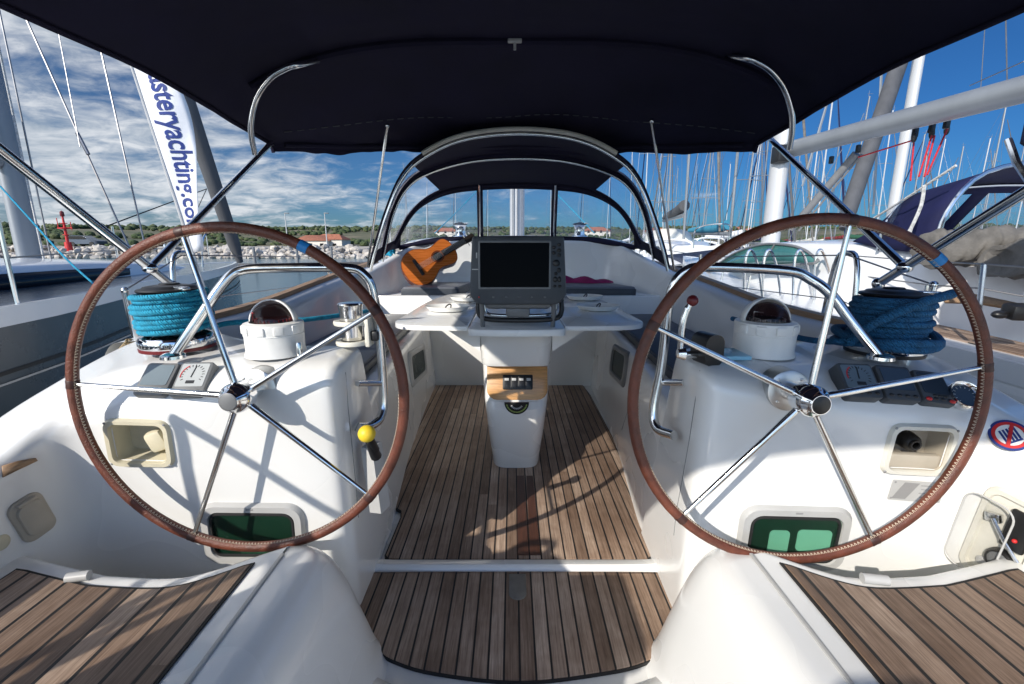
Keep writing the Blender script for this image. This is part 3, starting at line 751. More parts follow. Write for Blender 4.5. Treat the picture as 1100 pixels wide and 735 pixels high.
# ---- instruments
def instrument(tl, tr, bl, br, ytop, ybot, body, kind, label):
    a, b, c, d = P(*tl, y=ytop), P(*tr, y=ytop), P(*bl, y=ybot), P(*br, y=ybot)
    M_, w, h = quad_frame(a, b, c, d); M_ = M_ @ Matrix.Translation((0, 0, .006))
    mb = MB(); mb.prism(rrect(w * .985, h, .010), -.026, .008, M_, bev=.005); o = obj('instrument', mb, body, yacht, label=label)
    if kind == 'dial':
        mb = MB(); mb.prism(rrect(w * .82, h * .66, .004), .0075, .0090, M_ @ Matrix.Translation((0, h * .10, 0))); obj('dial_face', mb, DIAL if body is GREYP else DIALD, o)
        mb = MB(); Mc = M_ @ Matrix.Translation((0, h * .10, .0093)); r = h * .27
        for k in range(15):
            an = R(-30 + 240 * k / 14); mb.box((r * math.cos(an), r * math.sin(an), 0), (.0065, .0016, .0008), rot=(0, 0, an), M=Mc)
        mb.box((0, r * .35, .0006), (.0024, r * 1.25, .0008), rot=(0, 0, -.12), M=Mc); mb.box((0, -r * .75, 0), (.022, .009, .0008), M=Mc); obj('needle', mb, BLACK, o)
        mb = MB()
        for k in range(9): 
            an = R(125 + 8 * k); mb.box((r * 1.12 * math.cos(an), r * 1.12 * math.sin(an), 0), (.003, .005, .0006), rot=(0, 0, an), M=Mc)
        obj('red_arc', mb, RED, o)
    else:
        mb = MB(); mb.prism(rrect(w * .80, h * .62, .005), .0075, .0092, M_ @ Matrix.Translation((0, h * .10, 0))); obj('screen', mb, LCD if kind == 'lcd' else LCDD, o)
    mb = MB()
    nb = 4
    for k in range(nb): mb.sphere((w * (-.33 + .22 * k), -h * .37, .0085), .0055, 12, 6, (1.15, .8, .55), M=M_)
    if kind == 'pilot':
        for k in range(3): mb.sphere((w * (-.1 + .16 * k), -h * .27, .0085), .005, 12, 6, (1.1, .8, .55), M=M_)
    obj('button', mb, BLACK if body is not GREYP else SLATE, o)
    if kind == 'pilot':
        for s in (-.36, .36):
            mb = MB(); mb.sphere((w * s, -h * .40, .0095), .0065, 12, 6, (1.2, .8, .6), M=M_); obj('red_button', mb, RED, o)
    return o
yt, yb = 1.185, 1.115
instrument((160, 393), (193, 392), (147, 426), (184, 428), yt, yb, GREYP, 'lcd', 'grey square display with a blank screen on the port console')
instrument((196, 392), (230, 391), (186, 428), (224, 428), yt, yb, GREYP, 'dial', 'grey square dial with needle on the port console')
yt, yb = 1.125, 1.060
instrument((897, 393), (933, 393), (904, 428), (946, 431), yt, yb, SLATE, 'dial', 'dark square dial with needle on the starboard console')
instrument((936, 394), (974, 397), (947, 431), (985, 434), yt, yb, SLATE, 'dark', 'dark square display in the middle of three on the starboard console')
instrument((977, 399), (1009, 404), (986, 434), (1022, 438), yt, yb, SLATE, 'pilot', 'dark autopilot control with two red buttons')
g = P(1034, 426, y=1.075); Mg = frame(g, (1, .12, -.1), (-.1, -.78, .7))
mb = MB(); mb.lathe([(.026, .0), (.030, .014), (.034, .017), (.036, .012), (.037, -.012)], 32, Mg); ga = obj('round_gauge', mb, CHROME, yacht, label='round chrome rimmed gauge at the end of the starboard console')
mb = MB(); mb.lathe([(0, .006), (.028, .006)], 32, Mg); obj('gauge_face', mb, LCDD, ga)
mb = MB()
for k in range(11):
    an = R(-40 + 26 * k); mb.box((.022 * math.cos(an), .022 * math.sin(an), .0068), (.005, .0014, .0008), rot=(0, 0, an), M=Mg)
obj('gauge_marks', mb, DIAL, ga)

# ---- pushpit, stanchions, life lines of our boat
for side in (-1, 1):
    if side < 0: spots = [(P(150, 372, x=-1.37), P(134, 312, x=-1.37)), (P(357, 326, x=-1.46), P(346, 289, x=-1.46)), (P(400, 318, x=-1.47), P(382, 286, x=-1.47))]
    else: spots = [(P(988, 362, x=1.42), P(1003, 306, x=1.42)), (P(842, 330, x=1.46), P(850, 272, x=1.46)), (P(868, 340, x=1.43), P(880, 290, x=1.43))]
    mb = MB(); a, b = spots[0]; mb.tube([a - Vector((0, 0, .15)), b], .011, 10); mb.sphere(b, .013, 10, 6); obj('stanchion', mb, STEEL, yacht)
    mb = MB()
    pts = [mir(p, side) for p in ((-1.40, 3.5, .62), (-1.40, 3.5, 1.02))]
    mb.tube(pts, .011, 10); obj('stanchion', mb, STEEL, yacht); mb = MB()
    pts = cr([mir(p, side) for p in ((-1.46, 1.95, .62), (-1.46, 1.98, 1.0), (-1.46, 2.05, 1.06), (-1.46, 2.12, 1.0), (-1.46, 2.16, .62))], 5); mb.tube(pts, .011, 10)
    obj('stanchion', mb, STEEL, yacht)
    top = spots[0][1]
    mb = MB(); mb.tube([top, mir((-1.46, 2.05, 1.05), side), mir((-1.46, 3.5, 1.0), side), mir((-1.50, 6, 1.1), side), mir((-.8, 9.6, 1.35), side)], .003, 6); obj('life_line', mb, WIRE, yacht); mb = MB()
    mb.tube([top - Vector((0, 0, .18)), mir((-1.46, 2.05, .85), side), mir((-1.46, 3.5, .80), side), mir((-1.50, 6, .92), side)], .0025, 6); obj('life_line', mb, WIRE, yacht)
    # stern rail behind the viewer
    mb = MB(); pp = cr([mir(p, side) for p in ((-1.33, .55, .56), (-1.33, .52, 1.0), (-1.33, .42, 1.08), (-1.3, -.5, 1.08), (-1.22, -.78, 1.08), (-.55, -.86, 1.08), (-.5, -.86, .95), (-.5, -.86, .45))], 5)
    mb.tube(pp, .0125, 10); mb.tube([mir((-1.33, .0, 1.08), side), mir((-1.33, .0, .56), side)], .011, 10); mb.tube([mir((-1.33, .52, .82), side), mir((-1.3, -.6, .82), side), mir((-.5, -.86, .82), side)], .009, 8); obj('stern_rail', mb, STEEL, yacht)

# ---- our mast in front of the spray hood
mb = MB(); rows = []
for z in (1.1, 6, 12): rows.append([(.06 + .085 * math.cos(a), 5.5 + .13 * math.sin(a), z) for a in [2 * math.pi * k / 20 for k in range(20)]])
mb.grid(rows, cu=True); m_ = obj('mast', mb, WHITEM, yacht)
mb = MB()
for a in (-.05, .0, .055): mb.box((.06 + a, 5.36, 6), (.012, .02, 9.8))
obj('mast_track', mb, GREYP, m_)
for k, (xa, xb) in enumerate(((-.75, -.25), (.8, .35))):
    mb = MB(); mb.tube(cr([(xa, 4.55, 1.20), ((xa + xb) / 2, 4.95, 1.50), (xb * .5, 5.35, 1.95)], 4), .006, 6); obj('halyard', mb, ROPEC, yacht)
# ================================================================== THINGS ON BOARD
def steering_wheel(hub, r, a0, tape_a, label, label_tape, yaw=0):
    t = thing('steering_wheel', label, 'steering wheel', hub, 'twin steering wheels')
    T = Matrix.Translation(hub) @ Matrix.Rotation(yaw, 4, 'Z') @ Matrix.Rotation(R(-2.7), 4, 'X')
    pt = lambda a, rr, y=0: Vector((rr * math.sin(R(a)), y, rr * math.cos(R(a))))
    mb = MB(); mb.tube([pt(k * 360 / 96, r) for k in range(96)], .0128, 16, closed=True, M=T)
    rim = obj('rim', mb, LEATHER, t)
    mb = MB()
    n = 300
    for k in range(n):
        a = k * 360 / n; da = .36
        p, q = pt(a, r - .0108, -.0082), pt(a + da, r - .0131, -.0030)
        mb.tube([p, q], .0009, 4, M=T)
        p, q = pt(a + 2 * da, r - .0108, -.0082), pt(a + da, r - .0131, -.0030)
        mb.tube([p, q], .0009, 4, M=T)
    obj('stitching', mb, THREAD, rim)
    for k in range(5):
        a = a0 + 72 * k; mb = MB()
        mb.tube([pt(a - 1.5, r), pt(a - 1.2, r), pt(a, r), pt(a + 1.2, r), pt(a + 1.5, r)], [.0129, .0138, .0132, .0138, .0129], 14, M=T)
        obj('leather_joint', mb, LEATHERD, rim)
    mb = MB(); mb.tube([pt(tape_a - 1.6 + .8 * k, r) for k in range(5)], .0138, 16, M=T); obj('marker_tape', mb, TAPE, rim)
    for k in range(5):
        a = a0 + 72 * k
        mb = MB(); mb.tube([pt(a, .025), pt(a, .10), pt(a, r * .6), pt(a, r - .010)], [.0084, .0076, .0064, .0054], 12, M=T); obj('spoke', mb, STEEL, t)
    mb = MB()
    Ly = T @ Matrix.Rotation(R(90), 4, 'X')
    mb.lathe([(.0, .046), (.022, .046), (.025, .042), (.027, .034), (.032, .030), (.0365, .022), (.0375, .008), (.036, -.016), (.028, -.024), (.022, -.03), (.022, -.075)], 36, Ly)
    hb = obj('hub', mb, CHROME, t)
    mb = MB(); mb.lathe([(0, .0470), (.019, .0470), (.0215, .0455)], 30, Ly); obj('hub_cap', mb, GREYP if a0 < 0 else BLACK, hb)
    mb = MB(); mb.lathe([(.022, -.070), (.048, -.071), (.051, -.073), (.052, -.12)], 36, Ly)
    for k in range(4): mb.sphere((.039 * math.cos(.8 + k * 1.571), .039 * math.sin(.8 + k * 1.571), -.071), .0045, 10, 5, (1, 1, .6), M=Ly)
    obj('shaft_flange', mb, BRUSHED, t)
    return t
hl = P(257, 426, d=1.105); hr = P(868, 429, d=1.040)
steering_wheel(hl, .400, -13.5, 27.5, 'port steering wheel with brown leather rim, before the console with two grey displays', '')
steering_wheel(hr, .400, 7, 38, 'starboard steering wheel with dark brown leather rim, before the console with three dark displays', '')

# ---- compasses
def compass(c, s, label):
    t = thing('compass', label, 'compass', c, 'binnacle compasses')
    T = Matrix.Translation(c) @ Matrix.Scale(s, 4)
    mb = MB(); mb.lathe([(.082, -.004), (.081, .004), (.078, .010), (.079, .070), (.080, .082), (.078, .088), (.066, .090), (.062, .092), (.058, .085)], 40, T); obj('base', mb, WHITEP, t)
    mb = MB()
    for a in range(200, 341, 35):
        mb.box((.079 * math.cos(R(a)), .079 * math.sin(R(a)), .072), (.026, .008, .024), .003, rot=(0, 0, R(a + 90)), M=T)
    mb.tube([(.0785 * math.cos(R(a)), .0785 * math.sin(R(a)), .056) for a in range(0, 360, 10)], .0016, 6, closed=True, M=T)
    obj('base_lug', mb, WHITEP, t)
    mb = MB(); mb.sphere((0, -.004, .088), .057, 30, 16, (1, 1, .95), 0, 92, M=T); obj('dome', mb, SMOKE, t)
    mb = MB(); mb.lathe([(0, .098), (.042, .098), (.048, .090), (.048, .078), (0, .078)], 30, T); cd = obj('compass_card', mb, simple('compass_card_red', (.05, .014, .016), .4) if c[0] < 0 else SLATE, t)
    mb = MB(); 
    for k in range(24): mb.box((.0465 * math.cos(k * .2618), .0465 * math.sin(k * .2618), .094), (.0035, .0012, .010), rot=(0, 0, k * .2618), M=T)
    mb.tube([(-.046, -.02, .096), (-.046, -.02, .118), (-.03, -.038, .118)], .0016, 6, M=T); obj('card_marks', mb, RED if c[0] < 0 else LGREY, cd)
    # hood behind the dome
    rows = []
    for i in range(9):
        th = R(i * 11.25)
        rows.append([(.062 * math.cos(th) * math.cos(R(a)), .062 * math.cos(th) * math.sin(R(a)), .088 + .062 * math.sin(th)) for a in range(-8, 189, 14)])
    mb = MB(); mb.grid(rows, M=T)
    o = obj('hood', mb, WHITEP, t); md = o.modifiers.new('thickness', 'SOLIDIFY'); md.thickness = .004; md.offset = 1
    return t
c = P(280, 386, z=.797); compass((c.x, c.y + .085, .797), .985, 'white compass with dark red dome on the port console')
c = P(837, 386, z=.797); compass((c.x, c.y + .085, .797), 1.01, 'white compass with grey dome on the starboard console')

# ---- winches with rope wrapped round them
def winch(c, s, top, label, group):
    t = thing('winch', label, 'winch', c, group); T = Matrix.Translation(c) @ Matrix.Scale(s, 4)
    mb = MB(); mb.lathe([(.108, 0), (.112, .006), (.112, .030), (.106, .040), (.088, .046), (.07, .05)], 40, T)
    for k in range(40): mb.box((.1115 * math.cos(k * .157), .1115 * math.sin(k * .157), .020), (.004, .008, .014), .001, rot=(0, 0, k * .157), M=T)
    b = obj('base', mb, CHROME, t)
    mb = MB(); mb.lathe([(.104, -.006), (.1125, -.006), (.1135, .004), (.111, .006)], 40, T); obj('base_ring', mb, DRED if c[0] < 0 and s > .8 else BLACK, b)
    mb = MB(); mb.lathe([(.070, .045), (.074, .05), (.066, .09), (.066, .14), (.074, .175), (.082, .182)], 36, T); obj('drum', mb, CHROME, t)
    mb = MB(); mb.lathe([(.080, .186), (.092, .189), (.096, .194), (.092, .199), (.080, .201), (.074, .207), (.048, .211), (.032, .212), (.028, .217), (.012, .217), (0, .214)], 36, T); tp = obj('self_tailer', mb, top, t)
    mb = MB(); mb.box((.065, -.045, .204), (.085, .026, .010), .003, rot=(0, 0, -.5), M=T); obj('stripper_arm', mb, STEEL, tp)
    return t
def wraps(name, c, s, mt, label, n, tail, seed, rr=.0085):
    r_ = random.Random(seed); pts = []
    N_ = n * 28
    for k in range(N_ + 1):
        a = 2 * math.pi * k / 28 + .5; f = k / N_
        rad = .095 + .010 * math.sin(f * 3.1) + r_.uniform(-.0007, .0007) + .010 * abs(f - .45) + .0035 * math.sin(a * 1.3 + seed) + .003 * math.sin(a * .37 + seed * 2)
        z = .054 + .132 * f + .0022 * math.sin(a * 1.0 + seed) + .0016 * math.sin(a * .61 + seed)
        pts.append(Vector((c[0] + s * rad * math.cos(a), c[1] + s * rad * math.sin(a), c[2] + s * z)))
    e = pts[-1]
    mb = MB(); mb.tube(pts, rr, 10)
    ex = [pts[0]] + [Vector(q) for q in tail]
    mb.tube(cr(ex, 8), rr, 10)
    o = obj(name, mb, mt); tag(o, label, 'rope', 'ropes wound on the cockpit winches'); return o
cw = Vector((-1.008, 1.345, .798)); winch(cw, .87, BLACK, 'chrome winch on the port coaming, wound with bright cyan rope', 'cockpit sheet winches')
wraps('wound_rope', cw, .87, ROPEC, 'bright cyan rope wound tightly round the port winch', 8, [(cw.x + .12, cw.y + .10, .852), (cw.x + .30, cw.y + .20, .845), (cw.x + .42, cw.y + .5, .83)], 1)
cs = Vector((1.072, 1.28, .798)); winch(cs, .84, BLACK, 'chrome winch on the starboard coaming, wound with dark blue rope', 'cockpit sheet winches')
so = wraps('wound_rope', cs, .84, ROPEB, 'dark blue rope wound untidily round the starboard winch', 7, [(cs.x - .10, cs.y - .03, .835), (cs.x - .17, cs.y + .1, .812), (cs.x - .2, cs.y + .5, .81)], 4, .0092)
mb = MB(); rp = []
for k in range(60):
    a = 2 * math.pi * k / 28 * 1.0; rp.append(cs + Vector((.118 * math.cos(a) * (1 + .04 * math.sin(3 * a)), .118 * math.sin(a), .028 + .026 * math.sin(a * 1.5 + 1) * .5 + .016 * k / 60)))
mb.tube(rp, .0115, 10)
mb.tube(cr([cs + Vector((-.13, -.04, .03)), cs + Vector((-.105, -.075, .09)), cs + Vector((-.03, -.118, .15)), cs + Vector((.07, -.10, .175))], 8), .0125, 10)
o = obj('rope_coil', mb, ROPEB, None); tag(o, 'loose turns of dark blue rope lying over the starboard winch base', 'rope')
for px, py, lab in ((495, 264, 'small chrome winch with black top on the cabin top behind the guitar'), (622, 264, 'small chrome winch with black top on the cabin top, starboard of the plotter')):
    c = P(px, py, y=4.45); winch((c.x, 4.45, 1.14), .72, BLACK, lab, 'cabin top winches')
# tan rope hanging at the port stanchion
mb = MB(); r_ = random.Random(5)
q = P(132, 377, x=-1.33)
for k in range(5):
    a = k * .5; pts = [q + Vector((.02 * math.cos(a), .035 * math.sin(a), .035)), q + Vector((-.035 + .012 * k, .0 + .01 * k, -.03)), q + Vector((-.03 + .014 * k, .01, -.12 + .01 * k)), q + Vector((.015 + .006 * k, .03, -.07)), q + Vector((.02, .03 * math.cos(a), .03))]
    mb.tube(cr(pts, 6), .0045, 7)
o = obj('rope_hank', mb, ROPET); tag(o, 'tan rope hank hanging by the port stanchion behind the wheel', 'rope')
# dark coiled rope and plant-like bundle by the cabin top
q = P(650, 265, y=4.35); mb = MB()
for k in range(26):
    a = r_.uniform(0, 6.28); w = r_.uniform(.05, .16); pts = [q + Vector((w * math.cos(a + t * 2.1) * 1.2, w * .5 * math.sin(a + t * 2.1), r_.uniform(-.01, .045))) for t in range(4)]
    mb.tube(cr(pts, 5, True), .007, 6, closed=True)
o = obj('rope_bundle', mb, ROPED if False else simple('olive_rope', (.07, .065, .045), .8, noise_amt=.5, nscale=30)); tag(o, 'dark olive bundle of small ropes beside the starboard cabin top winch', 'rope')
mb = MB(); rows = []
for i in range(9):
    rows.append([P(408 + i * 2.2, 265 + j * 2.2 - i * .4, y=4.05) + Vector((0, .03 * math.sin(i * 1.7 + j), .015 * math.sin(i * 2.1 - j * 1.3))) for j in range(6)])
mb.grid(rows); o = obj('folded_cloth', mb, CYANCL); md = o.modifiers.new('t', 'SOLIDIFY'); md.thickness = .02
tag(o, 'bright cyan cloth bunched beside the guitar', 'cloth')

# ---- steel cup in white holder
c = P(378, 350, y=1.335)
ch = thing('cup_holder', 'white double-ring cup holder clamped to the port grab rail', 'cup holder', c)
mb = MB()
for dz, r1 in ((.012, .052), (-.048, .050)):
    mb.lathe([(.034, dz - .006), (r1 - .002, dz - .007), (r1, dz), (r1 - .002, dz + .006), (.034, dz + .005)], 30, Matrix.Translation(c))
mb.lathe([(0, -.054), (.045, -.054), (.045, -.047), (0, -.046)], 24, Matrix.Translation(c))
obj('ring', mb, CREAM, ch)
mb = MB(); mb.box((c.x + .050, c.y - .0, c.z - .018), (.014, .05, .085), .004); obj('bracket', mb, CREAM, ch)
mb = MB(); mb.box((c.x + .068, c.y, c.z - .03), (.022, .03, .03), .005); obj('clamp', mb, BLACK, ch)
mb = MB(); mb.lathe([(0, -.045), (.029, -.045), (.031, -.04), (.033, .045), (.036, .062), (.037, .064), (.035, .068), (.025, .070), (0, .069)], 32, Matrix.Translation(c)); o = obj('steel_cup', mb, STEEL)
tag(o, 'brushed steel cup standing in the white holder', 'cup')

# ---- cockpit table
TX = .02
tb = thing('cockpit_table', 'white cockpit table on a tapered column with wooden switch panel', 'table', (TX, 2.3, 0))
mb = MB(); rows = []
def sup(hw, y0, y1, z, n=36, e=4.2, lean=0):
    out = []; cy = (y0 + y1) / 2; hd = (y1 - y0) / 2
    for k in range(n):
        a = 2 * math.pi * k / n; ca, sa = math.cos(a), math.sin(a)
        out.append((TX + hw * math.copysign(abs(ca) ** (2 / e), ca), cy + hd * math.copysign(abs(sa) ** (2 / e), sa), z))
    return out
for z, hw, y0 in ((0, .118, 2.085), (.012, .121, 2.08), (.06, .124, 2.065), (.20, .140, 2.02), (.30, .149, 1.998), (.345, .153, 2.0), (.372, .155, 2.03)):
    rows.append(sup(hw, y0, 2.50, z))
mb.grid(rows, cu=True); mb.add(rows[-1], [tuple(range(36))]); obj('column_base', mb, GEL, tb)
mb = MB(); rows = []
for z, hw, y0 in ((.34, .154, 2.05), (.375, .157, 2.045), (.53, .167, 2.105), (.537, .168, 2.062), (.56, .170, 2.05), (.73, .176, 2.04)): rows.append(sup(hw, y0, 2.50, z, e=6))
mb.grid(rows, cu=True); obj('column', mb, GEL, tb)
a, b = Vector((TX + .005, 2.100, .527)), Vector((TX + .005, 2.046, .377))
Mw = frame((a + b) / 2, (1, 0, 0), (0, -(a.z - b.z), (a.y - b.y) * 1.0))
hgt = (a - b).length; w = .288
o_ = [(-w / 2, hgt / 2), (-w / 2, -hgt / 2 + .05)] + [(-w / 2 + .05 - .05 * math.cos(R(t)), -hgt / 2 + .05 - .05 * math.sin(R(t))) for t in (20, 45, 70, 90)] + [(w / 2 - .05 + .05 * math.sin(R(t)), -hgt / 2 + .05 - .05 * math.cos(R(t))) for t in (0, 20, 45, 70)] + [(w / 2, -hgt / 2 + .05), (w / 2, hgt / 2)]
mb = MB(); mb.prism(ccw(o_), -.05, .006, Mw, bev=.003); wp = obj('wooden_panel', mb, OAK, tb)
mb = MB(); mb.prism(rrect(.142, .070, .006), .004, .012, Mw @ Matrix.Translation((.002, .004, 0)), bev=.003)
for k in range(4): mb.prism(rrect(.028, .056, .003), .011, .015, Mw @ Matrix.Translation((-.050 + .0345 * k, .004, 0)), bev=.002)
sw = obj('switch_block', mb, BLACK, wp, label='black block of four rocker switches')
for k in range(4):
    mb = MB(); mb.box((-.050 + .0345 * k, .017, .0152), (.020, .012, .002), .0008, M=Mw)
    obj('rocker_label', mb, LGREY, wp)
# badge on the sloping shoulder
Mb = frame(Vector((TX + .002, 2.004, .352)), (1, 0, 0), (0, -.68, .73))
mb = MB(); mb.prism([(.058 * math.cos(R(t)), .030 - .062 * math.sin(R(t))) for t in range(180, -1, -12)][::1], 0, .002, Mb)
bd = obj('badge', mb, BLACK, tb, label='small half-round badge with a green rim')
mb = MB()
for t in range(20, 165, 14): mb.box((.048 * math.cos(R(t)), .030 - .052 * math.sin(R(t)), .0025), (.011, .006, .0006), rot=(0, 0, -R(t) + R(90)), M=Mb)
obj('badge_rim', mb, simple('badge_green', (.28, .36, .10), .5), bd)
mb = MB()
for t in range(40, 145, 13): mb.box((.030 * math.cos(R(t)), .030 - .034 * math.sin(R(t)), .0025), (.005, .008, .0006), rot=(0, 0, -R(t) + R(90)), M=Mb)
obj('badge_mark', mb, LGREY, bd)
# tops
o_ = [(q.x, q.y) for q in fillet([(TX, 3.3, 0), (TX - .206, 3.3, 0), (TX - .207, 1.868, 0), (TX - .10, 1.853, 0), (TX + .10, 1.853, 0), (TX + .207, 1.868, 0), (TX + .206, 3.3, 0), (TX, 3.3, 0)], [0, .01, .035, .1, .1, .035, .01, 0], 5)[:-1]]
mb = MB(); mb.prism(ccw(o_), .722, .752, bev=.010); obj('centre_top', mb, GEL, tb)
for s in (-1, 1):
    e = -.545 if s < 0 else .610
    x1 = TX + .209 * s
    pts = fillet([(x1, 2.6, 0), (x1, 1.945, 0), (e - .07 * s, 1.965, 0), (e, 2.05, 0), (e * .96, 2.9, 0), (e * .80, 3.28, 0), (x1, 3.3, 0), (x1, 2.6, 0)], [0, .01, .10, .07, .3, .15, .02, 0], 6)[:-1]
    o_ = [(p.x, p.y) for p in pts]
    mb = MB(); mb.prism(ccw(o_), .728, .750, bev=.008); obj('table_leaf', mb, GEL, tb)
    mb = MB(); mb.add([(TX + .17 * s, 2.1, .728), (TX + .36 * s, 2.1, .728), (TX + .17 * s, 2.1, .60), (TX + .17 * s, 2.13, .728), (TX + .36 * s, 2.13, .728), (TX + .17 * s, 2.13, .60)], [(0, 1, 2), (3, 5, 4), (0, 3, 4, 1), (1, 4, 5, 2), (2, 5, 3, 0)]); obj('leaf_bracket', mb, GEL, tb)
mb = MB(); mb.box((TX, 2.9, .35), (.20, .3, .70), .03); obj('column_leg', mb, GEL, tb)
# grab bar in front of the plotter
mb = MB(); mb.tube(cr([P(514, 322, y=1.93), P(514, 335, y=1.92), P(520, 342, y=1.91), P(540, 344, y=1.905), P(575, 344, y=1.905), P(597, 342, y=1.91), P(603, 335, y=1.92), P(603, 322, y=1.93)], 5), .011, 12); obj('grab_bar', mb, BLACK, tb)
mb = MB(); mb.tube(cr([P(520, 318, y=1.97), P(522, 335, y=1.97), P(535, 339, y=1.96), P(580, 339, y=1.96), P(596, 335, y=1.97), P(598, 318, y=1.97)], 5), .008, 10); obj('support_bar', mb, STEEL, tb)
# ---- chart plotter
pc_ = P(556.5, 291, y=1.86)
cpl = thing('chart_plotter', 'grey chart plotter with a black screen above the cockpit table', 'chart plotter', (pc_.x, pc_.y, .75))
Mq = frame(pc_, (1, 0, 0), (0, -1, .10))
W_, H_ = .392, .272
o_ = [(q.x, q.y) for q in fillet([(0, H_ / 2, 0), (-W_ / 2 + .012, H_ / 2, 0), (-W_ / 2, -H_ / 2 + .035, 0), (-W_ / 2 + .03, -H_ / 2, 0), (W_ / 2 - .03, -H_ / 2, 0), (W_ / 2, -H_ / 2 + .035, 0), (W_ / 2 - .012, H_ / 2, 0), (0, H_ / 2, 0)], [0, .012, .02, .03, .03, .02, .012, 0], 5)[:-1]]
mb = MB(); mb.prism(ccw(o_), -.07, .014, Mq, bev=.010); body = obj('body', mb, SLATE, cpl)
sx, sy = -.014, .022
mb = MB(); mb.ring(rrect(.292, .192, .006), rrect(.276, .176, .003), .013, .0165, Mq @ Matrix.Translation((sx, sy, 0))); obj('bezel', mb, GREYP, body)
mb = MB(); mb.prism(rrect(.282, .182, .003), .008, .0146, Mq @ Matrix.Translation((sx, sy, 0))); obj('screen', mb, SCREEN, cpl)
for (x, y, r_a, r_b) in ((.143, .092, .008, .007), (.164, .102, .008, .007), (.164, .080, .010, .008), (.143, .070, .008, .007), (.164, .062, .009, .007), (.153, .030, .015, .014), (.164, .002, .009, .010), (.152, -.012, .007, .007), (.150, -.035, .010, .012), (.166, -.035, .008, .012), (.148, -.062, .007, .006), (.168, -.062, .008, .006)):
    mb = MB(); mb.sphere((x, y, .0135), 1, 14, 6, (r_a, r_b, .005), M=Mq); obj('key', mb, BLACK, body)
for k in range(5):
    mb = MB(); mb.sphere((-.10 + .052 * k, -.106, .0135), 1, 12, 6, (.0055, .004, .0035), M=Mq); obj('soft_key', mb, GREYP, body)
mb = MB(); mb.sphere((-.158, -.106, .014), .0035, 10, 6, M=Mq); obj('power_lamp', mb, RED, body)
mb = MB(); mb.box((-.118, .122, .0142), (.062, .006, .001), M=Mq); obj('name_strip', mb, BLACK, body)
mb = MB(); mb.box((-.172, .005, .0142), (.026, .0035, .001), M=Mq); mb.box((-.166, .06, .0142), (.005, .022, .001), .0004, M=Mq); obj('mark_strip', mb, LGREY, body)
mb = MB(); mb.box((0, -.125, -.05), (.28, .06, .07), .02, M=Mq); mb.box((0, -.165, -.06), (.10, .05, .05), .01, M=Mq)
for s in (-.15, .15): mb.tube([Mq @ Vector((s, -.12, -.03)), (pc_.x + s, pc_.y + .06, .752)], .010, 10)
obj('mount', mb, GREYP, cpl)
# ---- white oval trays on the leaves
def tray(px, py, label):
    c = P(px, py, z=.752); t = thing('table_tray', label, 'tray', c, 'white oval trays on the table')
    M_ = Matrix.Translation(c)
    rows = []
    for r_, z in ((.0, .006), (.085, .006), (.098, .012), (.112, .026), (.116, .028), (.112, .022), (.10, .006), (.08, .0), (0, 0)):
        rows.append([(r_ * 1.0 * math.cos(k * math.pi / 18), r_ * .78 * math.sin(k * math.pi / 18), z) for k in range(36)])
    mb = MB(); mb.grid(rows, cu=True, M=M_); obj('dish', mb, WHITEP, t)
    mb = MB(); mb.tube(cr([(-.004, -.02, .008), (-.008, -.015, .022), (.006, .0, .034), (.016, .012, .030), (.012, .03, .010)], 4), .0035, 8, M=M_); mb.box((.0, .0, .009), (.034, .014, .005), .002, M=M_); obj('handle', mb, BLACK, t)
tray(481, 334, 'white oval tray with black hook, near end of port table leaf')
tray(503, 323, 'white oval tray farther along the port table leaf, by the guitar cushion')
tray(642, 333, 'white oval tray with black hook, near end of starboard table leaf')
tray(628, 322, 'white oval tray farther along the starboard table leaf, by the magenta cloth')
# ---- cushions, cloth, guitar
def cushion(corners, z0, th, label, mt=CUSHG, edge=CUSH):
    o_ = [(q.x, q.y) for q in fillet([*( (a, b, 0) for a, b in corners), (*corners[0], 0)], [0] + [.05] * (len(corners) - 1) + [0], 4)[:-1]]
    t = thing('seat_cushion', label, 'cushion', (sum(a for a, b in corners) / len(corners), sum(b for a, b in corners) / len(corners), z0), 'cockpit seat cushions')
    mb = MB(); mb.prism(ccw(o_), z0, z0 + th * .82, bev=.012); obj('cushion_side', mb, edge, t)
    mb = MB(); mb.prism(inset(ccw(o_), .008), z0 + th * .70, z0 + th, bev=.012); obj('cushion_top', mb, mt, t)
    return t
a = [P(432, 318, z=.705), P(488, 313, z=.705), P(503, 305, z=.705), P(503, 297, z=.71), P(452, 301, z=.705)]
cushion([(-.86, 3.53), (-.42, 3.53), (-.34, 4.06), (-.72, 4.02)], .706, .065, 'dark blue-grey seat cushion under the guitar')
cushion([(.40, 3.53), (.98, 3.53), (.83, 4.02), (.42, 4.06)], .706, .065, 'dark seat cushion with a magenta cloth on it')
cushion([(-1.08, 1.75), (-.63, 1.75), (-.70, 3.38), (-1.08, 3.38)], .542, .045, 'long dark cushion on the port bench behind the helm', CUSH)
cushion([(.66, 1.75), (1.10, 1.75), (1.10, 3.38), (.725, 3.38)], .542, .045, 'long dark cushion on the starboard bench behind the throttle', CUSH)
mb = MB(); rows = []
for i in range(15):
    u = i / 14; row = []
    for j in range(9):
        v = j / 8
        x = .44 + .42 * u; y = 3.86 + .15 * v + .02 * math.sin(u * 9); hgt = .060 * math.sin(math.pi * min(1, v)) ** .7 * (1 - .75 * u ** 2.2) * (.8 + .25 * math.sin(u * 14 + v * 3))
        row.append((x, y, .774 + max(0, hgt)))
    rows.append(row)
mb.grid(rows); o = obj('magenta_cloth', mb, MAGENTA); tag(o, 'magenta cloth folded on the starboard seat cushion', 'cloth')

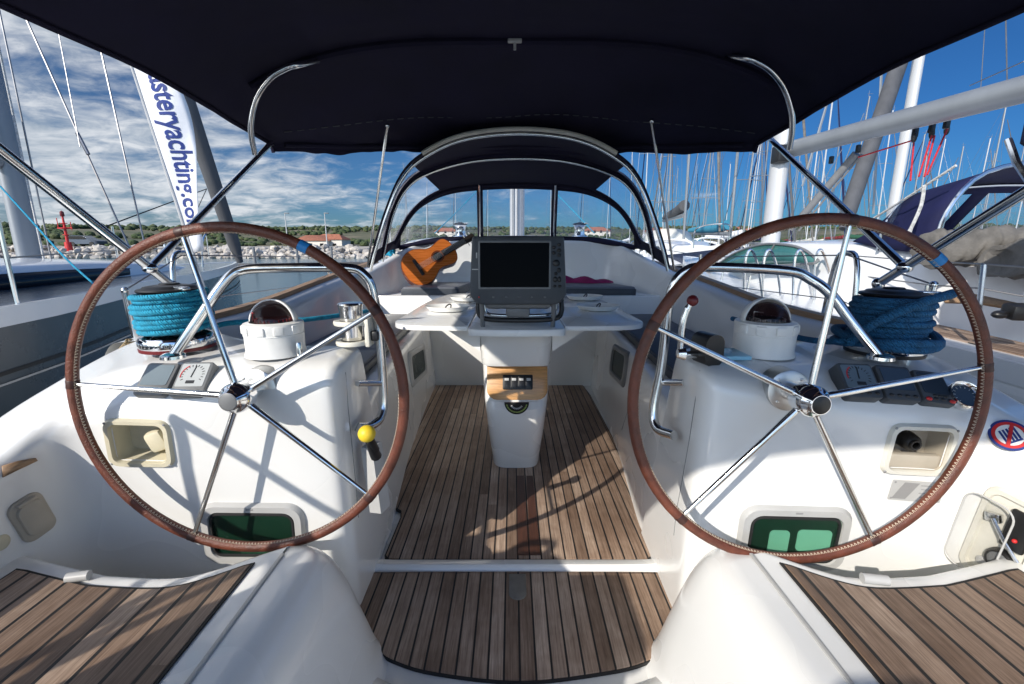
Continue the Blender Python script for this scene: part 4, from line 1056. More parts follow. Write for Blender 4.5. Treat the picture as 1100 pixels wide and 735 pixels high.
def guitar():
    t = thing('guitar', 'honey coloured classical guitar leaning on the seat back', 'guitar', P(465, 300, y=3.8))
    c = P(461, 281, y=3.80)
    ax = P(505, 262.5, y=4.15) - c; nz = Vector((.25, -1, .38))
    M_ = frame(c, ax, nz) @ Matrix.Diagonal((.98, .87, .9, 1))
    out = [(-.235, 0), (-.228, .07), (-.195, .135), (-.135, .172), (-.07, .176), (-.015, .152), (.03, .122), (.075, .113), (.125, .124), (.175, .134), (.215, .118), (.240, .07), (.247, .03)]
    half = [(q.x, q.y) for q in cr([(a, b, 0) for a, b in out], 4)]
    o_ = half + [(a, -b) for a, b in half[::-1]][:-1]
    o_ = ccw([(a * 1.0, b * 1.0) for a, b in o_])
    mb = MB(); mb.prism(o_, -.095, -.004, M_); obj('body', mb, GSIDE, t, ang=50)
    mb = MB(); mb.prism(o_, -.003, .003, M_); tp = obj('soundboard', mb, SPRUCE, t)
    mb = MB(); mb.ring(inset(o_, .0), inset(o_, .005), .001, .0045, M_); obj('binding', mb, GSIDE, tp)
    mb = MB(); mb.lathe([(0, .0045), (.043, .0045)], 30, M_ @ Matrix.Translation((.085, 0, 0))); obj('sound_hole', mb, BLACK, tp)
    mb = MB(); mb.lathe([(.045, .0045), (.058, .005)], 30, M_ @ Matrix.Translation((.085, 0, 0))); obj('rosette', mb, GSIDE, tp)
    mb = MB(); mb.box((-.105, 0, .008), (.028, .17, .010), .003, M=M_); obj('bridge', mb, EBONY, tp)
    mb = MB(); mb.prism([(.135, -.030), (.36, -.026), (.36, .026), (.135, .030)], .003, .013, M_); mb.prism([(.24, -.028), (.36, -.026), (.36, .026), (.24, .028)], -.02, .003, M_); obj('neck', mb, EBONY, t)
    mb = MB(); mb.prism([(.358, -.028), (.45, -.036), (.46, -.02), (.46, .02), (.45, .036), (.358, .028)], -.022, -.004, M_); hs = obj('headstock', mb, EBONY, t)
    for s in (-1, 1):
        for k in range(3): 
            mb = MB(); mb.tube([(.38 + .028 * k, .03 * s, -.013), (.38 + .028 * k, .06 * s, -.013)], .004, 8, M=M_); obj('tuning_peg', mb, DIAL, hs)
    mb = MB()
    for k in range(6): mb.tube([(-.105, -.024 + .0096 * k, .0145), (.36, -.019 + .0076 * k, .016)], .0009, 4, M=M_)
    obj('strings', mb, DIAL, t)
guitar()

# ---- spray hood
XS = .045
sh = thing('spray_hood', 'navy spray hood with clear windows over the companionway', 'spray hood', (XS, 3.4, .95))
AFT = [(-.955, .95), (-.915, 1.08), (-.83, 1.30), (-.73, 1.50), (-.60, 1.625), (-.35, 1.735), (0, 1.772)]
MID = [(-1.01, .99), (-.975, 1.12), (-.91, 1.33), (-.81, 1.50), (-.66, 1.605), (-.36, 1.69), (0, 1.715)]
FRT = [(-1.03, 1.06), (-.98, 1.15), (-.88, 1.32), (-.75, 1.445), (-.56, 1.535), (-.30, 1.575), (0, 1.588)]
BAS = [(-1.12, 1.04), (-1.02, 1.08), (-.85, 1.105), (-.66, 1.12), (-.47, 1.128), (-.25, 1.13), (0, 1.132)]
def arch(a, y0, ybulge=0):
    full = a + [(-x, z) for x, z in a[:-1][::-1]]
    p = cr([(x + XS, y0, z) for x, z in full], 5)
    # even spacing along the arch
    L_ = [0]
    for k in range(1, len(p)): L_.append(L_[-1] + (p[k] - p[k - 1]).length)
    out = []
    for k in range(61):
        s = L_[-1] * k / 60; j = max(i for i in range(len(L_)) if L_[i] <= s + 1e-9); j = min(j, len(p) - 2)
        f = (s - L_[j]) / max(1e-9, L_[j + 1] - L_[j]); q = p[j].lerp(p[j + 1], f)
        q.y += ybulge * (1 - ((q.x - XS) / 1.0) ** 2); out.append(q)
    return out
A0, A1, A2 = arch(AFT, 2.92), arch(MID, 3.40), arch(FRT, 3.80, .18)
def base_at(q):
    x = (q.x - XS) * 1.075; t = min(1, abs(x) / 1.10)
    return Vector((x + XS, 4.0 + .36 * (1 - t ** 2), 1.132 - .012 * t - .075 * max(0, t - .6) ** 1.5 * 4))
B0 = [base_at(q) for q in A2]
def lerp_rows(a, b, n): return [[p.lerp(q, k / n) for p, q in zip(a, b)] for k in range(n + 1)]
S1 = lerp_rows(A0, A1, 8); S2 = lerp_rows(A1, A2, 8); S3 = lerp_rows(A2, B0, 12)
def mask_grid(rows, test, want):
    mb = MB(); nc = len(rows[0]); V = [p for r in rows for p in r]; Fs = []
    for i in range(len(rows) - 1):
        for j in range(nc - 1):
            if test(i, j, len(rows) - 1, nc - 1) == want: Fs.append((i * nc + j, i * nc + j + 1, (i + 1) * nc + j + 1, (i + 1) * nc + j))
    used = sorted({k for f in Fs for k in f}); ix = {k: n for n, k in enumerate(used)}
    return mb.add([V[k] for k in used], [tuple(ix[k] for k in f) for f in Fs])
side_win = lambda i, j, ni, nj: (1 <= i < ni - 1) and (2 <= j < 15 or nj - 15 <= j < nj - 2)
def front_win(i, j, ni, nj):
    if not (1 <= i < ni - 1): return False
    return any(a <= j < b for a, b in ((4, 22), (23, 37), (38, 56)))
for rows, test in ((S1, side_win), (S2, side_win), (S3, front_win)):
    mb = mask_grid(rows, test, False); o = obj('canvas', mb, NAVY, sh, ang=70); md = o.modifiers.new('t', 'SOLIDIFY'); md.thickness = .006; md.offset = 0
for rows, rngs in ((S1, ((2, 15), (45, 58))), (S2, ((2, 15), (45, 58))), (S3, ((4, 22), (23, 37), (38, 56)))):
    for a, b in rngs:
        mb = mask_grid(rows, lambda i, j, ni, nj: 1 <= i < ni - 1 and a <= j < b, True); obj('clear_window', mb, VINYL, sh, ang=70)
# bows: white padded rim, inner steel tubes
mb = MB(); mb.tube([p + Vector((0, -.012, -.006)) for p in A0[17:44]], .014, 10); obj('padded_rim', mb, CREAM, sh)
for arc in (A1, A2):
    mb = MB(); mb.tube(arc[1:60], .021, 8); obj('hood_piping', mb, NAVY, sh)
for arc, r_ in ((A0, .0095), (A1, .0085)):
    mb = MB(); mb.tube([p + Vector((0, -.002, -.02)) + (Vector((XS, p.y, 1.0)) - p).normalized() * .012 for p in arc], r_, 10); obj('hood_bow', mb, STEEL, sh)
for j in (22.5, 37.5):
    a, b = S3[0][int(j)].lerp(S3[0][int(j) + 1], .5), S3[-1][int(j)].lerp(S3[-1][int(j) + 1], .5)
    mb = MB(); mb.tube([a + Vector((0, -.02, 0)), b + Vector((0, -.02, 0))], .010, 8); wpst = obj('windscreen_post', mb, STEEL, sh); mb = MB(); mb.tube([a + Vector((0, .004, 0)), b + Vector((0, .004, 0))], .026, 8); obj('post_sleeve', mb, NAVY, sh)
mb = MB(); mb.tube([q + Vector((0, -.03, 0)) for q in B0[4:57]], .022, 8); obj('hood_skirt', mb, NAVY, sh)
# ---- bimini
bi = thing('bimini_canopy', 'black-navy bimini canopy stretched on steel bows above the helm', 'bimini', (X0, 1.6, 1.7))
ROW = [(-.68, -.74, 1.31, 1.66, 1.88), (.4, .35, 1.325, 1.70, 1.95), (1.35, 1.32, 1.345, 1.712, 1.985), (1.81, 1.81, 1.345, 1.720, 1.995), (2.22, 2.26, 1.345, 1.688, 1.985), (2.34, 2.42, 1.345, 1.672, 1.950), (2.55, 2.88, 1.345, 1.655, 1.835), (2.68, 3.24, 1.34, 1.640, 1.742), (2.70, 3.30, 1.34, 1.600, 1.700)]
rows = []
for k, (ye, yc, w, ze, zc) in enumerate(ROW):
    r = []
    for i in range(49):
        u = -1 + 2 * i / 48
        prof = 1 - abs(u) ** (3.4 if k < 6 else 2.2)
        sag = .012 * math.sin(u * 9 + k) * (1 - abs(u)) * (1 if k in (1, 3, 6) else 0)
        r.append(Vector((X0 + u * w, ye + (yc - ye) * (1 - abs(u) ** 2.4), ze + (zc - ze) * prof + sag)))
    rows.append(r)
cols = [cr([r[i] for r in rows[:5]], 5) + [r[i] for r in rows[5:]] for i in range(49)]
rws = [[c[i] for c in cols] for i in range(len(cols[0]))]
fine = [cr(r, 4) for r in rws]; fine = [[c2[k] for c2 in [cr([r[j] for r in fine], 3) for j in range(len(fine[0]))]] for k in range((len(fine) - 1) * 3 + 1)]
for r in fine:
    for p in r:
        k = .006 + .016 * max(0, min(1, (p.y - 2.35) / .5))
        p.z += k * (noise.noise(Vector((p.x * 2.2, p.y * 7, 1))) + .6 * noise.noise(Vector((p.x * 7 + p.y * 3, p.y * 14, 4)))) * (1 - abs((p.x - X0) / 1.36) ** 6)
mb = MB(); mb.grid(fine); o = obj('canopy', mb, NAVY, bi, ang=50); md = o.modifiers.new('t', 'SOLIDIFY'); md.thickness = .006; md.offset = 1
mb = MB(); mb.tube([p + Vector((0, 0, -.012)) for p in rows[4]][3:46], .020, 8); obj('bow_sleeve', mb, NAVY, bi)
for yy, k in ((.7, 1), (1.6, 3)):
    pass
mb = MB()
for i in range(2, 47):
    p, q = rows[6][i], rows[6][i + 1]; mb.tube([p.lerp(q, .1) + Vector((0, -.004, -.006)), p.lerp(q, .7) + Vector((0, -.004, -.006))], .0022, 5)
obj('seam_stitching', mb, SLATE, bi)
mb = MB(); mb.tube([p + Vector((0, -.01, -.010)) for p in rows[7]][1:48], .013, 8); obj('hem_seam', mb, NAVY, bi); mb = MB(); mb.tube([p + Vector((0, 0, -.010)) for p in rows[2]][1:48], .010, 8); obj('hem_seam', mb, NAVY, bi)
for i in (0, 48): mb = MB(); mb.tube([r[i] + Vector((0, 0, -.004)) for r in rws], .010, 8); obj('edge_hem', mb, NAVY, bi)
for s in (-1, 1):
    if s < 0: pts = [P(274, 166, y=2.26), P(270, 146, y=2.22), P(270, 128, y=2.19), P(276, 104, y=2.16), P(290, 84, y=2.13), P(308, 73, y=2.13), P(322, 69.5, y=2.14), P(345, 64, y=2.26)]
    else: pts = [P(848, 160, y=2.26), P(851, 140, y=2.22), P(850, 118, y=2.19), P(842, 94, y=2.16), P(828, 76, y=2.13), P(812, 66, y=2.13), P(798, 62, y=2.14), P(775, 58, y=2.26)]
    mb = MB(); mb.tube(cr(pts, 6), .0125, 12); obj('bow_tube', mb, STEEL, bi)
    base = P(161, 288, x=-1.25) if s < 0 else P(972, 287, x=1.26)
    corner = P(292, 153, y=2.64) if s < 0 else P(828, 150, y=2.62)
    mb = MB(); mb.tube([base, corner], .0135, 12); obj('main_tube', mb, simple('steel_in_shade', (.30, .31, .33), .2, 1, .08, 20) if False else STEEL, bi)
    q = P(0, 161, x=-1.32) if s < 0 else P(1100, 207, x=1.30)
    e = base + (q - base) * (1.75 if s < 0 else 2.0); e.z = min(e.z, 1.69)
    foot = base + (base - q).normalized() * .10
    mb = MB(); mb.tube([foot, q, e], .0145, 12); obj('aft_tube', mb, STEEL, bi)
    mb = MB(); mb.tube([foot + Vector((0, 0, .0)), foot + Vector((-.0, .06, -.21))], .013, 10); mb.sphere(base, .024, 14, 8, (1, 1, .8)); mb.sphere(foot, .02, 14, 8); obj('hinge_fitting', mb, CHROME, bi)
    a = P(416, 135, y=2.72) if s < 0 else P(700, 130, y=2.72); b = P(395, 287, y=2.92) if s < 0 else P(724, 290, y=2.92)
    mb = MB(); mb.tube([a, b], .0075, 8); mb.sphere(a, .014, 10, 6); obj('strut', mb, STEEL, bi)
q = P(553, 44, y=2.18); mb = MB(); mb.box(q, (.06, .02, .015), .004); mb.tube([q + Vector((0, 0, 0)), q + Vector((.0, 0, -.035))], .006, 8); obj('lamp_hook', mb, LGREY, bi)
# ================================================================== NEIGHBOURING YACHTS
def ribbon_hull(st, parent, hull_m, deck_m, stripes=(), per=4):
    """st: (y, centre x, half beam, sheer z)"""
    cur = cr([(a, b, c) for a, b, c, d in st], per); shz = cr([(a, d, 0) for a, b, c, d in st], per)
    data = [(c.x, c.y, max(.01, c.z), s.y) for c, s in zip(cur, shz)]
    def sec(b, z, zs):
        f = max(0, min(1, (zs - z) / (zs - WATER)))
        return b * (1 - .02 * f - .10 * f ** 3)
    rows = []
    for y, xc, b, zs in data:
        zz = [zs + .05, zs, zs - .03, zs - .25, zs - .6, zs - .95, WATER, WATER - .3]
        rows.append([(xc - sec(b, z, zs), y, z) for z in zz[::-1]] + [(xc + sec(b, z, zs), y, z) for z in zz])
    mb = MB(); mb.grid(rows); mb.add(rows[0], [tuple(range(len(rows[0])))]); obj('hull', mb, hull_m, parent)
    rows = [[(xc - b - .004, y, zs - .05), (xc - b - .004, y, zs + .058), (xc - b + .05, y, zs + .055), (xc - b + .06, y, zs), (xc, y, zs + .05), (xc + b - .06, y, zs), (xc + b - .05, y, zs + .055), (xc + b + .004, y, zs + .058), (xc + b + .004, y, zs - .05)] for y, xc, b, zs in data]
    mb = MB(); mb.grid([[Vector(p) for p in r] for r in rows]); obj('deck', mb, deck_m, parent)
    for z0, z1, m in stripes:
        for s in (-1, 1):
            mb = MB(); mb.grid([[(xc + s * (sec(b, z, zs) + .005), y, z) for z in (zs - z0, zs - z1)] for y, xc, b, zs in data]); obj('hull_stripe', mb, m, parent)
    return data

def trunk(st, parent, m, name='cabin'):
    """st: (y, xc, half width, z foot, z top)"""
    rows = []
    for y, xc, w, z0, z1 in st:
        rows.append([Vector(q) for q in fillet([(xc - w, y, z0), (xc - w * .93, y, z1 - .03), (xc - w * .8, y, z1), (xc, y, z1 + .04), (xc + w * .8, y, z1), (xc + w * .93, y, z1 - .03), (xc + w, y, z0)], [0, .05, .05, .3, .05, .05, 0], 3)])
    rr = station_rows(rows, 4)
    mb = MB(); mb.grid(rr); mb.add(rr[0], [tuple(range(len(rr[0])))]); mb.add(rr[-1], [tuple(range(len(rr[-1])))])
    return obj(name, mb, m, parent)

def band(pts0, pts1, m, parent, name='window', off=Vector((0, 0, 0)), r=.0):
    a, b = cr(pts0, 6), cr(pts1, 6); mb = MB(); mb.grid([[p + off for p in a], [q + off for q in b]]); o = obj(name, mb, m, parent)
    md = o.modifiers.new('t', 'SOLIDIFY'); md.thickness = .02; md.offset = 0
    return o

def oval_mast(x, y, z0, z1, rx, ry, m, parent, name='mast', n=18):
    mb = MB(); mb.grid([[(x + rx * math.cos(2 * math.pi * k / n), y + ry * math.sin(2 * math.pi * k / n), z) for k in range(n)] for z in (z0, (z0 + z1) / 2, z1)], cu=True)
    return obj(name, mb, m, parent)

# ---- port neighbour: slate hull
pn = thing('sailing_yacht', 'yacht with slate grey hull and black window band moored alongside to port', 'sailing yacht', (-5.1, 2, WATER), 'yachts moored alongside')
ribbon_hull([(-5.5, -4.9, 1.75, .66), (-3, -4.95, 2.1, .67), (0, -5.0, 2.35, .68), (2.4, -5.06, 2.27, .70), (4.1, -5.1, 1.75, .70), (6, -5.13, 1.15, .69), (7.6, -5.17, .55, .70), (8.7, -5.2, .03, .71)], pn, HULLG, GELB, ((.29, .312, BLACK), (.355, .367, LGREY)))
cab = trunk([(-1.5, -5.0, 1.25, .68, .95), (1, -5.03, 1.35, .68, .97), (3, -5.06, 1.22, .68, .955), (4.6, -5.1, .92, .68, .93), (6.2, -5.13, .5, .68, .84), (7.1, -5.15, .2, .68, .74)], pn, GELB)
band([(-3.665, .5, .74), (-3.70, 2, .74), (-3.88, 3.4, .74), (-4.22, 4.7, .745), (-4.52, 5.7, .75)], [(-3.70, .5, .875), (-3.735, 2, .88), (-3.91, 3.4, .87), (-4.25, 4.7, .85), (-4.53, 5.7, .80)], DARKWIN, cab)
oval_mast(-5.25, 5.05, .9, 15.5, .085, .125, ALU, pn)
mb = MB(); mb.tube([(-5.25, 4.9, 1.95), (-5.1, 2.4, 1.95), (-4.95, -.4, 1.98)], .10, 12); obj('boom', mb, ALU, pn)
mb = MB(); rows = []
for k in range(13):
    y = 4.8 - 5 * k / 12; w = .17 + .05 * math.sin(k * 1.1); x = -5.25 + .3 * k / 12
    rows.append([(x + w * math.cos(a) * (1 if math.sin(a) < 0 else .7), y, 2.22 + (.36 + .03 * math.sin(k)) * math.sin(a)) for a in [2 * math.pi * j / 14 for j in range(14)]])
mb.grid(rows, cu=True); mb.add(rows[0], [tuple(range(14))]); mb.add(rows[-1], [tuple(range(14))]); obj('sail_bag', mb, SAILG, pn)
for k, (px, r_) in enumerate(((18, .010), (26, .008))):
    mb = MB(); a = P(px + 30, 283, y=4.85); mb.tube([a, (a.x, 4.86, 6)], r_, 6); obj('halyard', mb, (ROPEW, WIRE)[k], pn)
mb = MB()
mb.tube([P(140, 268, y=4.6), P(28, 20, y=4.75)], .009, 6); mb.tube([P(83, 143, y=4.67), P(95, 166, y=4.66)], .016, 8); obj('shroud', mb, WIRE, pn)
mb = MB(); mb.tube([P(86, 158, y=4.2), P(62, 30, y=4.4)], .004, 6); mb.tube([P(157, 270, y=5.2), P(108, 52, y=5.4)], .009, 6); obj('shroud', mb, WIRE, pn)
mb = MB(); a, b = P(258, 282, y=8.3), P(196, 98, y=7.6); e = a + (b - a) * 2.2
mb.tube([a, a + (b - a) * .12, b, e], [.05, .10, .13, .10], 12); obj('furled_jib', mb, SAILG, pn)
mb = MB(); mb.tube([P(104, 247, y=4.6), P(222, 203, y=7.8)], .007, 6); mb.tube([P(205, 240, y=7.4), P(222, 203, y=7.8)], .006, 6); obj('sheet', mb, ROPED, pn)
mb = MB(); mb.tube(cr([P(0, 200, y=3.6), P(30, 233, y=3.4), P(70, 277, y=3.1), P(104, 308, y=2.9)], 4), .006, 6); obj('halyard', mb, ROPEC, pn)
mb = MB()
for px, py in ((0, 355), (110, 318), (205, 300), (230, 292), (170, 308)):
    b = P(px + 20, py - 22, z=.72); mb = MB(); mb.tube([b, b + Vector((0, 0, .58))], .012, 8); obj('stanchion', mb, STEEL, pn)
mb = MB(); mb.tube(cr([P(20, 333, z=.72) + Vector((0, 0, .30)), P(130, 296, z=.72) + Vector((0, 0, .30)), P(225, 278, z=.72) + Vector((0, 0, .30))], 4), .005, 6); obj('life_line', mb, WIRE, pn)
mb = MB(); mb.tube(cr([(-4.9, 7.3, .74), (-4.85, 7.4, 1.25), (-5.1, 8.6, 1.35), (-5.4, 7.4, 1.25), (-5.45, 7.3, .74)], 5), .014, 8); obj('pulpit', mb, STEEL, pn)
# dark spray hood of that yacht
mb = MB(); rows = []
for y, w, zt, z0 in ((.9, 1.2, 1.65, .95), (1.6, 1.2, 1.62, .95), (2.6, 1.1, 1.05, .95)):
    rows.append(cr([(-5.03 - w, y, z0), (-5.03 - w * .85, y, z0 + (zt - z0) * .75), (-5.03, y, zt), (-5.03 + w * .85, y, z0 + (zt - z0) * .75), (-5.03 + w, y, z0)], 5))
mb.grid(rows); o = obj('spray_hood', mb, NAVY, pn); md = o.modifiers.new('t', 'SOLIDIFY'); md.thickness = .01
mb = MB(); c0, c1, c2 = P(-30, 262, y=3.6), P(30, 290, y=3.2), P(-30, 300, y=3.0)
rows = [cr([(-5.9, 2.6, .96), (-5.5, 2.55, 1.2), (-5.03, 2.5, 1.26), (-4.5, 2.55, 1.2), (-4.2, 2.6, .96)], 4), cr([(-5.7, 3.9, .95), (-5.4, 3.9, .97), (-5.03, 3.95, .98), (-4.6, 3.9, .97), (-4.35, 3.9, .95)], 4)]
mb.grid(rows); o = obj('hatch_hood', mb, SAILG, pn); md = o.modifiers.new('t', 'SOLIDIFY'); md.thickness = .01

# ---- the banner on that yacht's rail
A_, B_ = P(141, 70, y=4.05), P(207, 272, y=4.0)
ax = (B_ - A_); Lb = ax.length; axn = ax.normalized()
bt = thing('feather_banner', 'white feather banner with blue lettering flying from the port neighbour', 'banner', B_)
side_v = Vector((1, .10, 0)); side_v = (side_v - axn * side_v.dot(axn)).normalized()
nb = side_v.cross(axn).normalized()
if nb.y > 0: nb = -nb
up0 = A_ - axn * .9
rows = []
for k in range(41):
    s = k / 40; pos = up0 + (B_ - up0) * s
    w = (.32 * min(1, s * 4 + .5)) * (1 - .72 * max(0, (s - .52) / .48) ** 1.35)
    r = []
    for j in range(9):
        u = j / 8
        r.append(pos + side_v * (w * u) + nb * (.035 * math.sin(s * 13 + u * 3.2) * u))
    rows.append(r)
mb = MB(); mb.grid(rows); o = obj('flag', mb, BANNER, bt); md = o.modifiers.new('t', 'SOLIDIFY'); md.thickness = .004; md.offset = 0
mb = MB(); mb.tube([up0 - axn * .3, up0, A_, B_, B_ + axn * .5], [.006, .009, .011, .013, .013], 8); obj('flag_pole', mb, LGREY, bt)
# lettering runs down the flag, following its cloth
cu = bpy.data.curves.new('lettering', 'FONT'); cu.body = 'masteryachting.com'; cu.size = .25; cu.offset = .0045; cu.shear = .2; cu.extrude = 0; cu.resolution_u = 3; cu.align_y = 'CENTER'; cu.space_character = .98
t_ = bpy.data.objects.new('lettering', cu); C.objects.link(t_); dg = bpy.context.evaluated_depsgraph_get(); me = bpy.data.meshes.new_from_object(t_.evaluated_get(dg)); bpy.data.objects.remove(t_)
bm = bmesh.new(); bm.from_mesh(me); bmesh.ops.triangulate(bm, faces=bm.faces[:]); bmesh.ops.subdivide_edges(bm, edges=[e for e in bm.edges if e.calc_length() > .05], cuts=1)
Ltot = (B_ - up0).length
for v in bm.verts:
    s_along = .85 + v.co.x * .72; hgt = v.co.y   # along flag from its top, letters' up = away from the pole
    s = s_along / Ltot; 
    wv = (.32 * min(1, s * 4 + .5)) * (1 - .72 * max(0, (min(s, 1) - .52) / .48) ** 1.35)
    k = wv / .32
    off = wv * .56 + hgt * (.35 + .65 * k)
    u = off / max(.05, wv)
    v.co = up0 + axn * s_along + side_v * off + nb * (.035 * math.sin(s * 13 + u * 3.2) * u + .006)
bm.to_mesh(me); bm.free(); me.materials.clear(); me.materials.append(BLUEINK)
o = bpy.data.objects.new('lettering', me); C.objects.link(o); o.parent = bt; o.matrix_parent_inverse = wm(bt).inverted()

# ---- starboard neighbour: white yacht with big boom
sn = thing('sailing_yacht', 'white yacht with teal cabin window and long grey boom moored alongside to starboard', 'sailing yacht', (4.45, 3, WATER), 'yachts moored alongside')
ribbon_hull([(-4.5, 4.4, 1.6, .43), (-2, 4.42, 1.9, .43), (0, 4.45, 1.97, .44), (2.5, 4.45, 1.92, .46), (5, 4.42, 1.75, .50), (8, 4.38, 1.2, .58), (10.3, 4.34, .5, .68), (11.6, 4.32, .03, .74)], sn, GELB, GELG, ((.10, .16, GELG), (.62, .70, BLACK)))
for s in (-1, 1):
    mb = MB(); rows = []
    for y, x in ((-2, 1.66), (0, 1.73), (2.5, 1.68), (5, 1.50), (7, 1.2)):
        a, b = 4.44 + s * (x - .30), 4.44 + s * (x + .02); z = .475 + max(0, y) * .008
        rows.append([(a, y, z + .022), (b, y, z + .022), (b, y, z - .01)])
    mb.grid([[Vector(p) for p in r] for r in rows]); obj('side_deck', mb, TEAK, sn)
cab = trunk([(-2.5, 4.45, 1.18, .46, .80), (.5, 4.45, 1.28, .46, .90), (2.6, 4.45, 1.34, .46, 1.02), (4.5, 4.43, 1.32, .48, 1.12), (6.5, 4.41, 1.08, .52, 1.10), (8, 4.39, .75, .56, .95), (9.2, 4.37, .35, .62, .80)], sn, GELB)
# cabin window with curved top, port side
def side_x(y, z): return 4.42 - (1.32 if y < 5 else 1.32 - (y - 5) * .16) * (.985 - .075 * (z - .6) / .5)
top = [P(766, 291, x=3.42), P(792, 273, x=3.28), P(822, 263, x=3.22), P(850, 263, x=3.17), P(870, 268, x=3.13), P(886, 280, x=3.10)]
bot = [P(766, 292.5, x=3.42), P(792, 289, x=3.28), P(822, 286, x=3.22), P(850, 285, x=3.17), P(870, 284, x=3.13), P(886, 283, x=3.10)]
Wd = band([p + Vector((-.05, 0, 0)) for p in top], [p + Vector((-.09, 0, 0)) for p in bot], TEAL, cab, 'window')
mb = MB(); mb.tube([p + Vector((-.065, 0, 0)) for p in cr(top, 4)] + [p + Vector((-.105, 0, 0)) for p in cr(bot, 4)[::-1]], .014, 8, closed=True); mb.tube([P(832, 263, x=3.12), P(818, 287, x=3.13)], .012, 8); obj('window_frame', mb, GREYP, cab)
oval_mast(3.99, 7.2, 1.0, 15, .115, .16, WHITEM, sn)
mb = MB(); mb.tube([P(840, 163, y=7.2), P(1100, 96, y=4.30), P(1300, 44, y=3.3)], .115, 18); bo = obj('boom', mb, ALU, sn)
mb = MB()
for px, py in ((839, 166),): 
    q = P(px, py, y=7.05); mb.box(q, (.18, .22, .24), .02); obj('gooseneck', mb, BLACK, bo)
for px, py, yy in ((983, 143, 5.42), (1001, 138, 5.28), (1017, 133, 5.12), (922, 160, 6.2), (893, 172, 6.6)):
    q = P(px, py, y=yy); mb = MB(); mb.box(q, (.05, .05, .10), .012); obj('boom_fitting', mb, BLACK, bo)
mb = MB()
for a, b in (((982, 150), (978, 194)), ((1001, 146), (987, 190)), ((1004, 146), (993, 190)), ((1018, 138), (996, 188)), ((980, 151), (922, 169))):
    yy = 5.42 if a[0] < 990 else 5.2
    mb = MB(); mb.tube([P(*a, y=yy), P(*b, y=(5.0 if b[1] > 180 else 6.2))], .009, 6); obj('mainsheet', mb, ROPER, sn)
for a in ((982, 148), (1001, 144), (1017, 140)): mb = MB(); mb.sphere(P(*a, y=5.3), .045, 12, 8, (.6, .6, 1.2)); obj('sheet_block', mb, BLACK, sn)
mb = MB(); mb.tube([P(920, 165, y=6.25), P(850, 246, y=7.05)], .05, 10); mb.tube([P(926, 166, y=6.2), P(858, 248, y=7.0)], .014, 6); obj('vang', mb, GREYP, sn)
mb = MB()
for a, b, ya, yb in (((1100, 66), (1042, 92), 4.5, 5.5), ((1080, 0), (1082, 90), 5, 5), ((1058, 30), (1052, 118), 8, 8), ((845, 262), (905, 160), 8.0, 8.0)): mb = MB(); mb.tube([P(*a, y=ya), P(*b, y=yb)], .006, 6); obj('rigging', mb, WIRE, sn)
# spray hood
XC = 4.45
def arch2(y, w, z0, zt, e=.8):
    return cr([(XC - w, y, z0), (XC - w * .97, y, z0 + (zt - z0) * .45), (XC - w * .80, y, z0 + (zt - z0) * .85), (XC - w * .4, y, z0 + (zt - z0) * .985), (XC, y, zt), (XC + w * .4, y, z0 + (zt - z0) * .985), (XC + w * .80, y, z0 + (zt - z0) * .85), (XC + w * .97, y, z0 + (zt - z0) * .45), (XC + w, y, z0)], 4)
r0, r1, r2 = arch2(3.45, 1.33, 1.02, 1.70), arch2(4.0, 1.30, 1.06, 1.60), arch2(4.42, 1.22, 1.12, 1.16)
q1, q2 = lerp_rows(r0, r1, 4), lerp_rows(r1, r2, 6)
fw = lambda i, j, ni, nj: 1 <= i < ni - 1 and any(a <= j < b for a, b in ((6, 12), (13, 19), (20, 26)))
mb = MB(); mb.grid(q1); hs = obj('spray_hood', mb, NAVYB, sn, ang=70); md = hs.modifiers.new('t', 'SOLIDIFY'); md.thickness = .01
mb = mask_grid(q2, fw, False); o = obj('hood_front', mb, NAVYB, hs, ang=70); md = o.modifiers.new('t', 'SOLIDIFY'); md.thickness = .01
mb = mask_grid(q2, fw, True); obj('hood_window', mb, VINYL, hs, ang=70)
mb = MB(); mb.tube([p + Vector((0, -.02, 0)) for p in r0], .016, 8); mb.tube([p + Vector((0, -.0, -.02)) for p in r1], .014, 8); obj('hood_bow', mb, STEEL, hs)
mb = MB(); mb.tube([P(930, 240, y=4.25), P(975, 212, y=3.7), P(1027, 178, y=3.36)], .010, 6)
mb.tube(cr([P(993, 199, y=3.42), P(989, 222, y=3.42), P(975, 253, y=3.40)], 4), [.012] * 8 + [.018], 6); obj('hood_tie', mb, ROPEW, hs)
mb = MB(); pts = [P(*a, y=3.62) for a in ((952, 246), (958, 227), (975, 205), (962, 228))]
mb.grid([[P(945, 235, y=3.86), P(958, 228, y=3.68)], [P(960, 222, y=3.82), P(972, 212, y=3.60)], [P(952, 246, y=3.80), P(960, 238, y=3.62)]]); obj('hood_window', mb, VINYL, hs)
# grey canvas bundle on the cabin top
def lump(path, rs, m, name, label, cat, seed, n=26):
    r_ = random.Random(seed); path = cr(path, 14); rs = [q.x for q in cr([(r, 0, 0) for r in rs], 14)]
    rows = []
    for i, (p, rr) in enumerate(zip(path, rs)):
        row = []
        for k in range(n):
            a = 2 * math.pi * k / n
            w = 1 + .17 * math.sin(p.x * 38 + a * 2.2 + 3 * noise.noise(Vector((p.x * 4, a, seed)))) + .20 * noise.noise(Vector((p.x * 5, p.y * 5 + math.cos(a) * 1.8, p.z * 5 + math.sin(a) * 1.8 + seed))) + .07 * math.sin(a * 3 + i * .9)
            row.append((p.x, p.y + rr * w * math.cos(a), p.z + rr * w * math.sin(a) * .8))
        rows.append(row)
    mb = MB(); mb.grid(rows, cu=True); mb.add(rows[0], [tuple(range(n))]); mb.add(rows[-1], [tuple(range(n))])
    o = obj(name, mb, m, ang=60); tag(o, label, cat); return o
